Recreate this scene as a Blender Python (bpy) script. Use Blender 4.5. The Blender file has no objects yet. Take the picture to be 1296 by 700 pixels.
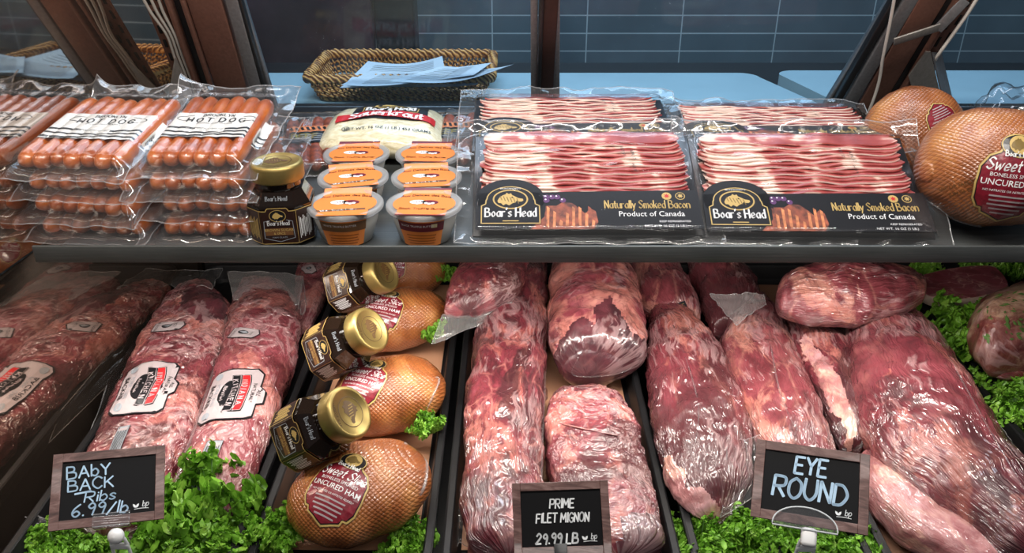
import bpy, bmesh, math, random
from mathutils import Vector, Matrix, noise
from mathutils.bvhtree import BVHTree

random.seed(7)
SC = bpy.context.scene
COL = SC.collection
PI = math.pi
R = math.radians

# ------------------------------------------------------------------ camera
CAMZ = 1.40
PITCH = R(27.5)
FPX = 1050.0
CAM_POS = Vector((0, 0, CAMZ))
FW = Vector((0, math.cos(PITCH), -math.sin(PITCH)))
UP = Vector((0, math.sin(PITCH), math.cos(PITCH)))
RT = Vector((1, 0, 0))
cd = bpy.data.cameras.new('camera')
cam = bpy.data.objects.new('camera', cd)
COL.objects.link(cam)
cam.location = CAM_POS
cam.rotation_euler = (PI / 2 - PITCH, 0, 0)
cd.sensor_width = 36.0
cd.lens = FPX / 1296.0 * 36.0
cd.clip_start = 0.05
SC.camera = cam

# ------------------------------------------------------------------ world, lights, exposure
SC.view_settings.view_transform = 'Standard'
SC.view_settings.look = 'None'
SC.view_settings.exposure = 0.0
SC.view_settings.gamma = 1.0
SC.view_settings.use_curve_mapping = False
SC.cycles.transparent_max_bounces = 28
SC.cycles.max_bounces = 10
w = bpy.data.worlds.new('world')
SC.world = w
w.use_nodes = True
w.node_tree.nodes['Background'].inputs[0].default_value = (0.55, 0.65, 0.8, 1)
w.node_tree.nodes['Background'].inputs[1].default_value = 0.07


def area(name, loc, target, sx, sy, power, col):
    l = bpy.data.lights.new(name, 'AREA')
    l.shape = 'RECTANGLE'
    l.size, l.size_y = sx, sy
    l.energy = power
    l.color = col
    o = bpy.data.objects.new(name, l)
    COL.objects.link(o)
    o.location = loc
    d = Vector(target) - Vector(loc)
    o.rotation_euler = d.to_track_quat('-Z', 'Y').to_euler()
    return o


area('case_top_tube_light', (0.05, 0.62, 1.80), (0.05, 0.95, 1.0), 1.25, 0.04, 13.0, (1.0, 0.94, 0.86))
area('shelf_tube_light', (0.0, 0.862, 0.986), (0.0, 0.90, 0.72), 1.06, 0.02, 4.0, (1.0, 0.93, 0.85))
for k, (yy, pw) in enumerate(((-0.15, 3.2), (-0.9, 3.8), (-1.9, 5.0))):
    area('store_strip_light', (0.25, yy, 2.75), (0.15, 0.9, 0.8), 1.9, 0.07, pw, (1.0, 0.95, 0.9))
area('back_room_light', (0.2, 2.1, 2.5), (0.2, 1.9, 1.0), 1.6, 0.8, 26.0, (0.62, 0.80, 1.0))
area('back_counter_light', (0.1, 1.50, 2.2), (0.1, 1.3, 1.1), 1.4, 0.10, 5.0, (0.95, 0.95, 1.0))

# ------------------------------------------------------------------ projection helpers (real planes of the case)


def ray(px, py):
    return (FW + RT * ((px - 648.0) / FPX) + UP * ((350.0 - py) / FPX))


def at(px, py, z):
    d = ray(px, py)
    return CAM_POS + d * ((z - CAMZ) / d.z)


def atY(px, py, Y):
    d = ray(px, py)
    return CAM_POS + d * (Y / d.y)


def atD(px, py, D):
    return CAM_POS + ray(px, py) * D


Z_SHELF = 0.998
Z_RIM = 0.748
Z_BED = 0.722

# ------------------------------------------------------------------ object helpers
MW = {}


def setp(o, label=None, cat=None, group=None, kind=None):
    if label: o['label'] = label
    if cat: o['category'] = cat
    if group: o['group'] = group
    if kind: o['kind'] = kind
    return o


def thing(name, label, cat, M=None, group=None):
    o = bpy.data.objects.new(name, None)
    o.empty_display_size = 0.02
    COL.objects.link(o)
    M = M or Matrix.Identity(4)
    o.matrix_world = M
    MW[o.name] = M.copy()
    return setp(o, label, cat, group)


def T(v):
    return Matrix.Translation(Vector(v))


def mobj(name, V, F, mats, parent=None, world=True, uv=None, midx=None, smooth=True):
    """one mesh object; V in world coordinates (world=True) or in the parent's own frame"""
    me = bpy.data.meshes.new(name)
    V = [Vector(v) for v in V]
    o = bpy.data.objects.new(name, me)
    COL.objects.link(o)
    if parent is not None:
        if world:
            inv = MW[parent.name].inverted()
            V = [inv @ v for v in V]
        o.parent = parent
        MW[o.name] = MW[parent.name]
    elif world and V:
        lo = Vector([min(v[i] for v in V) for i in range(3)])
        hi = Vector([max(v[i] for v in V) for i in range(3)])
        c = Vector(((lo.x + hi.x) / 2, (lo.y + hi.y) / 2, lo.z))
        V = [v - c for v in V]
        o.location = c
        MW[o.name] = T(c)
    me.from_pydata(V, [], F)
    if not isinstance(mats, (list, tuple)): mats = [mats]
    for m in mats: me.materials.append(m)
    if midx: me.polygons.foreach_set('material_index', midx)
    if smooth: me.polygons.foreach_set('use_smooth', [True] * len(me.polygons))
    if uv:
        ul = me.uv_layers.new(name='UVMap')
        k = 0
        for f in F:
            for j in range(len(f)):
                ul.data[k].uv = uv(f, j) if callable(uv) else uv[f[j]]
                k += 1
    me.update()
    return o


class MB:
    """collects shapes for ONE mesh object"""

    def __init__(s):
        s.V, s.F, s.I = [], [], []

    def add(s, V, F, i=0):
        b = len(s.V)
        s.V += [Vector(v) for v in V]
        s.F += [tuple(b + k for k in f) for f in F]
        s.I += [i] * len(F)
        return s

    def box(s, c, size, i=0, bevel=0.0, M=None, seg=2):
        bm = bmesh.new()
        bmesh.ops.create_cube(bm, size=1.0)
        for v in bm.verts: v.co = Vector((v.co.x * size[0], v.co.y * size[1], v.co.z * size[2]))
        if bevel > 0:
            bmesh.ops.bevel(bm, geom=bm.edges[:], offset=bevel, segments=seg, affect='EDGES', profile=0.5)
        X = T(c) if M is None else M @ T(c)
        bm.verts.index_update()
        V = [X @ v.co for v in bm.verts]
        F = [[v.index for v in f.verts] for f in bm.faces]
        bm.free()
        return s.add(V, F, i)

    def bar(s, p0, p1, side, wd, th, i=0, bevel=0.001):
        """box from p0 to p1; side = direction of its width wd; th = thickness"""
        p0, p1 = Vector(p0), Vector(p1)
        a = (p1 - p0); L = a.length; a.normalize()
        sd = Vector(side); sd = (sd - a * sd.dot(a)).normalized()
        n = sd.cross(a)
        M = Matrix.Translation((p0 + p1) / 2) @ Matrix((sd, a, n)).transposed().to_4x4()
        return s.box((0, 0, 0), (wd, L, th), i, bevel, M)

    def tube(s, pts, r, i=0, n=8, closed=False):
        pts = [Vector(p) for p in pts]
        N = len(pts)
        rr = r if isinstance(r, (list, tuple)) else [r] * N
        V, F = [], []
        prev = None
        for k in range(N):
            if closed: t = pts[(k + 1) % N] - pts[k - 1]
            else: t = pts[min(k + 1, N - 1)] - pts[max(k - 1, 0)]
            t = t.normalized() if t.length > 1e-9 else Vector((0, 0, 1))
            if prev is None:
                a = Vector((0, 0, 1)) if abs(t.z) < .9 else Vector((1, 0, 0))
                prev = (a - t * a.dot(t)).normalized()
            else:
                prev = (prev - t * prev.dot(t)).normalized()
            b = t.cross(prev)
            for j in range(n):
                an = 2 * PI * j / n
                V.append(pts[k] + (prev * math.cos(an) + b * math.sin(an)) * rr[k])
        for k in range(N if closed else N - 1):
            k2 = (k + 1) % N
            for j in range(n):
                j2 = (j + 1) % n
                F.append((k * n + j, k * n + j2, k2 * n + j2, k2 * n + j))
        if not closed:
            F.append(tuple(reversed(range(n))))
            F.append(tuple((N - 1) * n + j for j in range(n)))
        return s.add(V, F, i)

    def lathe(s, prof, n=32, i=0, M=None):
        V, F = [], []
        for (r, z) in prof:
            for j in range(n):
                a = 2 * PI * j / n
                V.append((r * math.cos(a), r * math.sin(a), z))
        for k in range(len(prof) - 1):
            for j in range(n):
                j2 = (j + 1) % n
                F.append((k * n + j, k * n + j2, (k + 1) * n + j2, (k + 1) * n + j))
        if prof[0][0] > 1e-6: F.append(tuple(reversed(range(n))))
        if prof[-1][0] > 1e-6: F.append(tuple((len(prof) - 1) * n + j for j in range(n)))
        if M is not None: V = [M @ Vector(v) for v in V]
        return s.add(V, F, i)

    def grid(s, fn, nu, nv, i=0):
        V = [fn(a / nu, b / nv) for a in range(nu + 1) for b in range(nv + 1)]
        F = [(a * (nv + 1) + b, (a + 1) * (nv + 1) + b, (a + 1) * (nv + 1) + b + 1, a * (nv + 1) + b + 1) for a in range(nu) for b in range(nv)]
        return s.add(V, F, i)

    def build(s, name, mats, parent=None, world=True, smooth=True):
        return mobj(name, s.V, s.F, mats, parent, world, None, s.I, smooth)


def structure(o):
    o['kind'] = 'structure'
    return o


def nz(p, f, seed=0.0):
    return noise.noise(Vector((p[0] * f + seed, p[1] * f + seed * 1.7, p[2] * f - seed)))


def catmull(P, n):
    """P: list of tuples of equal length; n samples per span"""
    out = []
    N = len(P)
    for k in range(N - 1):
        a, b, c, d = P[max(k - 1, 0)], P[k], P[k + 1], P[min(k + 2, N - 1)]
        for j in range(n):
            t = j / n
            out.append(tuple(0.5 * (2 * b[i] + (c[i] - a[i]) * t + (2 * a[i] - 5 * b[i] + 4 * c[i] - d[i]) * t * t + (3 * b[i] - a[i] - 3 * c[i] + d[i]) * t ** 3) for i in range(len(b))))
    out.append(tuple(P[-1]))
    return out


def loft(rings, nseg=44, per=9, expo=2.3, cap=0.4, amp=0.003, freq=28.0, seed=0.0, bottom=0.8, crease=0.0):
    """rings: (centre, half-width vector, half height). A lumpy closed body; returns V, F, uv(per face corner)."""
    P = [tuple(c) + tuple(hv) + (h,) for c, hv, h in rings]
    S = catmull(P, per)
    full = []

    def dirn(a, b):
        d = Vector(S[b][:3]) - Vector(S[a][:3])
        return d.normalized() if d.length > 1e-9 else Vector((0, 1, 0))
    d0, d1 = dirn(1, 0), dirn(-2, -1)
    K = 6
    for k in range(K, 0, -1):
        a = k / K * PI / 2 * .97
        W = Vector(S[0][3:6]).length
        full.append((Vector(S[0][:3]) + d0 * (W * cap * math.sin(a)), Vector(S[0][3:6]) * math.cos(a), S[0][6] * math.cos(a), S[0][6]))
    for s in S: full.append((Vector(s[:3]), Vector(s[3:6]), s[6], s[6]))
    for k in range(1, K + 1):
        a = k / K * PI / 2 * .97
        W = Vector(S[-1][3:6]).length
        full.append((Vector(S[-1][:3]) + d1 * (W * cap * math.sin(a)), Vector(S[-1][3:6]) * math.cos(a), S[-1][6] * math.cos(a), S[-1][6]))
    V, UV = [], []
    u = 0.0
    prev = None
    Z = Vector((0, 0, 1))
    for (c, hv, h, h0) in full:
        if prev is not None: u += (c - prev).length
        prev = c
        per_ = 2 * PI * math.sqrt((hv.length ** 2 + h0 ** 2) / 2)
        for j in range(nseg):
            t = 2 * PI * j / nseg
            ct, st = math.cos(t), math.sin(t)
            x = math.copysign(abs(ct) ** (2 / expo), ct)
            y = math.copysign(abs(st) ** (2 / expo), st)
            if y < 0: y *= bottom
            p = c + hv * x + Z * (h * y)
            rad = (p - c)
            L = rad.length
            if L > 1e-6:
                rad /= L
                k = min(1.0, L / 0.012)
                p = p + rad * k * (amp * nz(p, freq, seed) + amp * .45 * nz(p, freq * 2.6, seed + 5) + amp * .18 * nz(p, freq * 6, seed + 9))
                if crease:
                    q = Vector((u * 13 + seed, t / (2 * PI) * .24 * 95 + 2.2 * nz((u, t * .04, 0), 22, seed), seed))
                    zn = max(0.0, min(1.0, .5 + 2.2 * nz(p, 15, seed + 31)))
                    p = p + rad * k * crease * zn * (1 - min(1, abs(noise.noise(q)) * 4.0)) ** 1.5
            V.append(p)
            UV.append((u, t / (2 * PI) * 0.24))
    NR = len(full)
    F = []
    for k in range(NR - 1):
        for j in range(nseg):
            j2 = (j + 1) % nseg
            F.append((k * nseg + j, k * nseg + j2, (k + 1) * nseg + j2, (k + 1) * nseg + j))
    # poles
    V.append(sum((V[j] for j in range(nseg)), Vector()) / nseg)
    UV.append((0, 0.06))
    V.append(sum((V[(NR - 1) * nseg + j] for j in range(nseg)), Vector()) / nseg)
    UV.append((u, 0.06))
    for j in range(nseg):
        j2 = (j + 1) % nseg
        F.append((NR * nseg, j2, j))
        F.append((NR * nseg + 1, (NR - 1) * nseg + j, (NR - 1) * nseg + j2))

    def uvf(f, j):
        q = UV[f[j]]
        vs = [UV[k][1] for k in f]
        v = q[1]
        if max(vs) - min(vs) > 0.12 and v < 0.12: v += 0.24
        return (q[0], v)
    # outward winding
    a, b, c_ = V[F[len(F) // 2][0]], V[F[len(F) // 2][1]], V[F[len(F) // 2][2]]
    n = (b - a).cross(c_ - a)
    kk = F[len(F) // 2][0] // nseg
    if n.dot(a - full[min(kk, NR - 1)][0]) < 0:
        F = [tuple(reversed(f)) for f in F]
    return V, F, uvf


def prings(rows, z0):
    """rows of silhouette pixel pairs (left x,y, right x,y, half height[, extra lift]) -> rings on the plane they stand on"""
    out = []
    for r in rows:
        h = r[4]
        z = z0 + h + (r[5] if len(r) > 5 else 0)
        a, b = at(r[0], r[1], z), at(r[2], r[3], z)
        out.append(((a + b) / 2, (b - a) / 2, h))
    return out


def ellip_rings(c, axis, side, a, b, h, n=9, pw=0.5):
    """rings of an ellipsoid along axis"""
    out = []
    for k in range(n):
        t = .985 * math.sin(PI / 2 * (-1 + 2 * k / (n - 1)))
        s = (1 - abs(t) ** 2.3) ** pw
        out.append((c + axis * (a * t), side * (b * s), h * s))
    return out


# ------------------------------------------------------------------ node materials
def mat(name):
    m = bpy.data.materials.new(name)
    m.use_nodes = True
    nt = m.node_tree
    for n in list(nt.nodes): nt.nodes.remove(n)
    return m, nt


def nd(nt, t, **kw):
    n = nt.nodes.new(t)
    for k, v in kw.items():
        if k.startswith('_'):
            setattr(n, k[1:], v)
        else:
            key = int(k[1:]) if k[0] == 'i' and k[1:].isdigit() else k.replace('__', ' ')
            if hasattr(v, 'is_output') and v.is_output: nt.links.new(v, n.inputs[key])
            else: n.inputs[key].default_value = v
    return n


def c4(c): return (c[0], c[1], c[2], 1.0)


def ramp(nt, fac, stops, interp='LINEAR'):
    r = nt.nodes.new('ShaderNodeValToRGB')
    r.color_ramp.interpolation = interp
    el = r.color_ramp.elements
    while len(el) < len(stops): el.new(0.5)
    for e, (p, c) in zip(el, stops):
        e.position = p
        e.color = c4(c) if len(c) == 3 else c
    nt.links.new(fac, r.inputs[0])
    return r.outputs[0]


def mixc(nt, fac, a, b, mode='MIX'):
    n = nt.nodes.new('ShaderNodeMix')
    n.data_type = 'RGBA'
    n.blend_type = mode
    for sock, v in ((n.inputs[0], fac), (n.inputs[6], a), (n.inputs[7], b)):
        if hasattr(v, 'is_output'): nt.links.new(v, sock)
        else: sock.default_value = v if not isinstance(v, tuple) else c4(v)
    return n.outputs[2]


def mth(nt, op, a, b=0.0, c=0.0):
    n = nt.nodes.new('ShaderNodeMath')
    n.operation = op
    for s, v in zip(n.inputs, (a, b, c)):
        if hasattr(v, 'is_output'): nt.links.new(v, s)
        else: s.default_value = v
    return n.outputs[0]


def coords(nt, which='Object', scale=(1, 1, 1), rot=(0, 0, 0)):
    tc = nt.nodes.new('ShaderNodeTexCoord')
    mp = nt.nodes.new('ShaderNodeMapping')
    mp.inputs['Scale'].default_value = scale
    mp.inputs['Rotation'].default_value = rot
    nt.links.new(tc.outputs[which], mp.inputs[0])
    return mp.outputs[0]


def noi(nt, vec, scale, detail=4.0, rough=0.55, dist=0.0, typ='FBM'):
    n = nt.nodes.new('ShaderNodeTexNoise')
    n.noise_type = typ
    nt.links.new(vec, n.inputs['Vector'])
    n.inputs['Scale'].default_value = scale
    n.inputs['Detail'].default_value = detail
    n.inputs['Roughness'].default_value = rough
    n.inputs['Distortion'].default_value = dist
    return n.outputs['Fac']


def out(nt, sh):
    o = nt.nodes.new('ShaderNodeOutputMaterial')
    nt.links.new(sh, o.inputs[0])


def bump(nt, h, strength, dist, normal=None):
    b = nd(nt, 'ShaderNodeBump', Strength=strength, Distance=dist, Height=h)
    if normal is not None: nt.links.new(normal, b.inputs['Normal'])
    return b.outputs[0]


def simple(name, col, rough=0.5, metal=0.0, coat=0.0, var=0.0, vscale=30.0, bmp=0.0, spec=0.5, trans=0.0):
    m, nt = mat(name)
    b = nd(nt, 'ShaderNodeBsdfPrincipled', Roughness=rough, Metallic=metal)
    b.inputs['Coat Weight'].default_value = coat
    b.inputs['Coat Roughness'].default_value = 0.08
    b.inputs['Specular IOR Level'].default_value = spec
    v = coords(nt)
    n = noi(nt, v, vscale, 5)
    lo = tuple(max(0, c * (1 - var)) for c in col)
    hi = tuple(min(1, c * (1 + var)) for c in col)
    cl = ramp(nt, n, [(0.3, lo), (0.7, hi)])
    nt.links.new(cl, b.inputs['Base Color'])
    if bmp: nt.links.new(bump(nt, n, bmp, 0.002), b.inputs['Normal'])
    sh = b.outputs[0]
    if trans > 0:
        tr = nd(nt, 'ShaderNodeBsdfTranslucent', Color=c4(col))
        sh = nd(nt, 'ShaderNodeMixShader', i0=trans, i1=sh, i2=tr.outputs[0]).outputs[0]
    out(nt, sh)
    return m


def metal_brushed(name, col, rough=0.3, stretch=(3, 90, 90), bmp=0.15, metal=1.0):
    m, nt = mat(name)
    b = nd(nt, 'ShaderNodeBsdfPrincipled', Roughness=rough, Metallic=metal)
    n = noi(nt, coords(nt, 'Object', stretch), 6, 5)
    n2 = noi(nt, coords(nt, 'Object', (1, 1, 1)), 9, 5)
    cl = ramp(nt, mth(nt, 'MULTIPLY', n, mth(nt, 'ADD', n2, .5)), [(0.3, tuple(c * .72 for c in col)), (0.75, col)])
    nt.links.new(cl, b.inputs['Base Color'])
    nt.links.new(ramp(nt, n2, [(0.3, (rough * .8,) * 3), (0.7, (rough * 1.4,) * 3)]), b.inputs['Roughness'])
    nt.links.new(bump(nt, n, bmp, 0.001), b.inputs['Normal'])
    out(nt, b.outputs[0])
    return m


def wrinkle_height(nt, su, sv, seed=0.0, zlo=.34, zhi=.60, warp_=0.030):
    """ridge height of the creases in a tight film, running mostly along the body (UV u)"""
    uvv = coords(nt, 'UV', (1, 1, 1))
    warp = nd(nt, 'ShaderNodeTexNoise', Vector=uvv, Scale=20.0, Detail=3.0)
    sub = nd(nt, 'ShaderNodeVectorMath', _operation='SUBTRACT', i0=warp.outputs['Color'], i1=(.5, .5, .5))
    scl = nd(nt, 'ShaderNodeVectorMath', _operation='SCALE', i0=sub.outputs[0])
    scl.inputs['Scale'].default_value = warp_
    add = nd(nt, 'ShaderNodeVectorMath', _operation='ADD', i0=uvv, i1=scl.outputs[0])
    hs = []
    for k, (f, g) in enumerate(((1.0, 1.0), (1.9, 2.3))):
        mp = nd(nt, 'ShaderNodeMapping', Vector=add.outputs[0])
        mp.inputs['Scale'].default_value = (su * f, sv * g, 1)
        mp.inputs['Location'].default_value = (seed + k * 3, seed * 2.3, seed)
        mp.inputs['Rotation'].default_value = (0, 0, .10 - .28 * k)
        n = noi(nt, mp.outputs[0], 1.0, 2.0, .5, .5)
        r = mth(nt, 'SUBTRACT', 1.0, mth(nt, 'ABSOLUTE', mth(nt, 'MULTIPLY', mth(nt, 'SUBTRACT', n, .5), 4.5)))
        hs.append(mth(nt, 'POWER', mth(nt, 'MAXIMUM', r, 0.0), 1.6))
    r = mth(nt, 'ADD', hs[0], mth(nt, 'MULTIPLY', hs[1], .55))
    zone = noi(nt, coords(nt, 'Object'), 10, 3)
    zn = ramp(nt, zone, [(zlo + .06, (0.20,) * 3), (zhi, (1,) * 3)])
    return mth(nt, 'MULTIPLY', r, zn)


def meat(name, dark, mid, light, fat, fat_amt=0.5, scale=18.0, stretch=(1, 1, 1), su=26.0, sv=90.0, wr=0.5, veins=0.5, seed=0.0, coat=1.0, crough=0.13, veil=0.03, warp=0.03):
    """vacuum-wrapped raw meat: mottled muscle, fat, thin membrane seams, under a creased glossy film"""
    m, nt = mat(name)
    dark, mid, light = [(c[0] * .68, c[1] * .38, c[2] * .52) for c in (dark, mid, light)]
    fat = (fat[0] * .86, fat[1] * .62, fat[2] * .62)
    ob = coords(nt, 'Object', stretch)
    mv = nd(nt, 'ShaderNodeVectorMath', _operation='ADD', i0=ob, i1=(seed, seed * 1.3, -seed))
    wv = nd(nt, 'ShaderNodeTexNoise', Vector=mv.outputs[0], Scale=scale * 1.3, Detail=3.0)
    sc = nd(nt, 'ShaderNodeVectorMath', _operation='SCALE', i0=wv.outputs['Color'])
    sc.inputs['Scale'].default_value = 0.035
    ad = nd(nt, 'ShaderNodeVectorMath', _operation='ADD', i0=mv.outputs[0], i1=sc.outputs[0])
    o = ad.outputs[0]
    n1 = noi(nt, o, scale * 1.4, 9, 0.68, 0.4)
    base = ramp(nt, n1, [(0.37, dark), (0.48, mid), (0.62, light)])
    # fat: broad cream areas with ragged borders plus fine marbling streaks
    n2 = noi(nt, o, scale * 0.8, 9, 0.66, 0.7)
    lo = 0.64 - 0.24 * fat_amt
    fm = ramp(nt, n2, [(lo, (0, 0, 0)), (lo + 0.05, (.75,) * 3), (lo + .14, (1, 1, 1))])
    fatc = mixc(nt, ramp(nt, noi(nt, o, scale * 3.2, 6, .65), [(.35, (0,) * 3), (.65, (1,) * 3)]), fat, tuple(min(1, c * k) for c, k in zip(fat, (0.78, .50, .48))))
    col = mixc(nt, fm, base, fatc)
    vo = nt.nodes.new('ShaderNodeTexVoronoi')
    vo.feature = 'DISTANCE_TO_EDGE'
    nt.links.new(o, vo.inputs['Vector'])
    vo.inputs['Scale'].default_value = scale * 1.5
    vm = ramp(nt, vo.outputs['Distance'], [(0.0, (veins,) * 3), (0.07, (0, 0, 0))])
    vn = mth(nt, 'MULTIPLY', vm, ramp(nt, noi(nt, o, scale * .9, 2), [(0.45, (0,) * 3), (0.62, (1,) * 3)]))
    col = mixc(nt, vn, col, tuple(min(1, c * 1.05) for c in fat))
    # dark blood pools and deep red folds
    n4 = noi(nt, o, scale * .6, 5, .6, .6)
    col = mixc(nt, ramp(nt, n4, [(0.53, (0,) * 3), (0.60, (.85,) * 3)]), col, tuple(c * .7 for c in dark))
    n5 = noi(nt, o, scale * 2.1, 5, .6, 1.0)
    rl = mth(nt, 'ABSOLUTE', mth(nt, 'SUBTRACT', n5, .5))
    col = mixc(nt, ramp(nt, rl, [(0.0, (.5,) * 3), (0.032, (0,) * 3)]), col, tuple(c * 1.3 for c in dark))
    h = wrinkle_height(nt, su, sv, seed, warp_=warp)
    # the film lifts off along its creases and turns whitish there
    col = mixc(nt, ramp(nt, h, [(0.70, (0,) * 3), (1.3, (.30,) * 3)]), col, (0.62, 0.42, 0.42))
    col = mixc(nt, veil, col, (0.55, 0.46, 0.45))
    b = nd(nt, 'ShaderNodeBsdfPrincipled', Roughness=0.40)
    nt.links.new(col, b.inputs['Base Color'])
    nrm = bump(nt, h, min(1.0, wr * 1.7), 0.0075)
    mus = bump(nt, n1, 0.6, 0.004, bump(nt, h, wr * .5, .004))
    nt.links.new(mus, b.inputs['Normal'])
    b.inputs['Coat Weight'].default_value = coat
    b.inputs['Coat Roughness'].default_value = crough
    b.inputs['Coat IOR'].default_value = 1.75
    nt.links.new(nrm, b.inputs['Coat Normal'])
    out(nt, b.outputs[0])
    return m


def film(name, milky=0.06, tint=(0.97, 0.97, 0.98), gl=1.0, bs=0.6, scale=60.0, rough=0.10, stretch=(1, 1, 1), ior=1.5):
    """thin clear plastic with creases"""
    m, nt = mat(name)
    v = coords(nt, 'Object', stretch)
    r = nt.nodes.new('ShaderNodeTexNoise')
    r.noise_type = 'RIDGED_MULTIFRACTAL'
    r.normalize = False
    nt.links.new(v, r.inputs['Vector'])
    r.inputs['Scale'].default_value = scale
    r.inputs['Detail'].default_value = 3.0
    r.inputs['Distortion'].default_value = 0.4
    nrm = bump(nt, r.outputs['Fac'], bs, 0.003)
    lw = nd(nt, 'ShaderNodeLayerWeight', Blend=0.5, Normal=nrm)
    fac = mth(nt, 'MULTIPLY', mth(nt, 'ADD', 0.045, mth(nt, 'MULTIPLY', mth(nt, 'POWER', lw.outputs['Facing'], 5.0), .85)), gl)
    tr = nd(nt, 'ShaderNodeBsdfTransparent', Color=c4(tint))
    gg = nd(nt, 'ShaderNodeBsdfGlossy', Color=(0.95, 0.95, 0.95, 1), Roughness=rough, Normal=nrm)
    df = nd(nt, 'ShaderNodeBsdfDiffuse', Color=(0.8, 0.8, 0.8, 1))
    tl = nd(nt, 'ShaderNodeBsdfTranslucent', Color=(0.8, 0.8, 0.8, 1))
    dd = nd(nt, 'ShaderNodeMixShader', i0=0.5, i1=df.outputs[0], i2=tl.outputs[0])
    a = nd(nt, 'ShaderNodeMixShader', i0=milky, i1=tr.outputs[0], i2=dd.outputs[0])
    s = nd(nt, 'ShaderNodeMixShader', i0=fac, i1=a.outputs[0], i2=gg.outputs[0])
    out(nt, s.outputs[0])
    return m


def glass_pane(name, tint, refl=1.0):
    m, nt = mat(name)
    lw = nd(nt, 'ShaderNodeLayerWeight', Blend=0.5)
    fr_ = mth(nt, 'ADD', .012, mth(nt, 'MULTIPLY', mth(nt, 'POWER', lw.outputs['Facing'], 5.0), .8))
    tr = nd(nt, 'ShaderNodeBsdfTransparent', Color=c4(tint))
    gg = nd(nt, 'ShaderNodeBsdfGlossy', Color=(0.9, 0.95, 1, 1), Roughness=0.03)
    n = noi(nt, coords(nt, 'Object'), 3, 5)
    df = nd(nt, 'ShaderNodeBsdfDiffuse', Color=(0.55, 0.65, 0.75, 1))
    a = nd(nt, 'ShaderNodeMixShader', i0=mth(nt, 'MULTIPLY', n, 0.045), i1=tr.outputs[0], i2=df.outputs[0])
    s = nd(nt, 'ShaderNodeMixShader', i0=mth(nt, 'MULTIPLY', fr_, refl), i1=a.outputs[0], i2=gg.outputs[0])
    out(nt, s.outputs[0])
    return m


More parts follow.
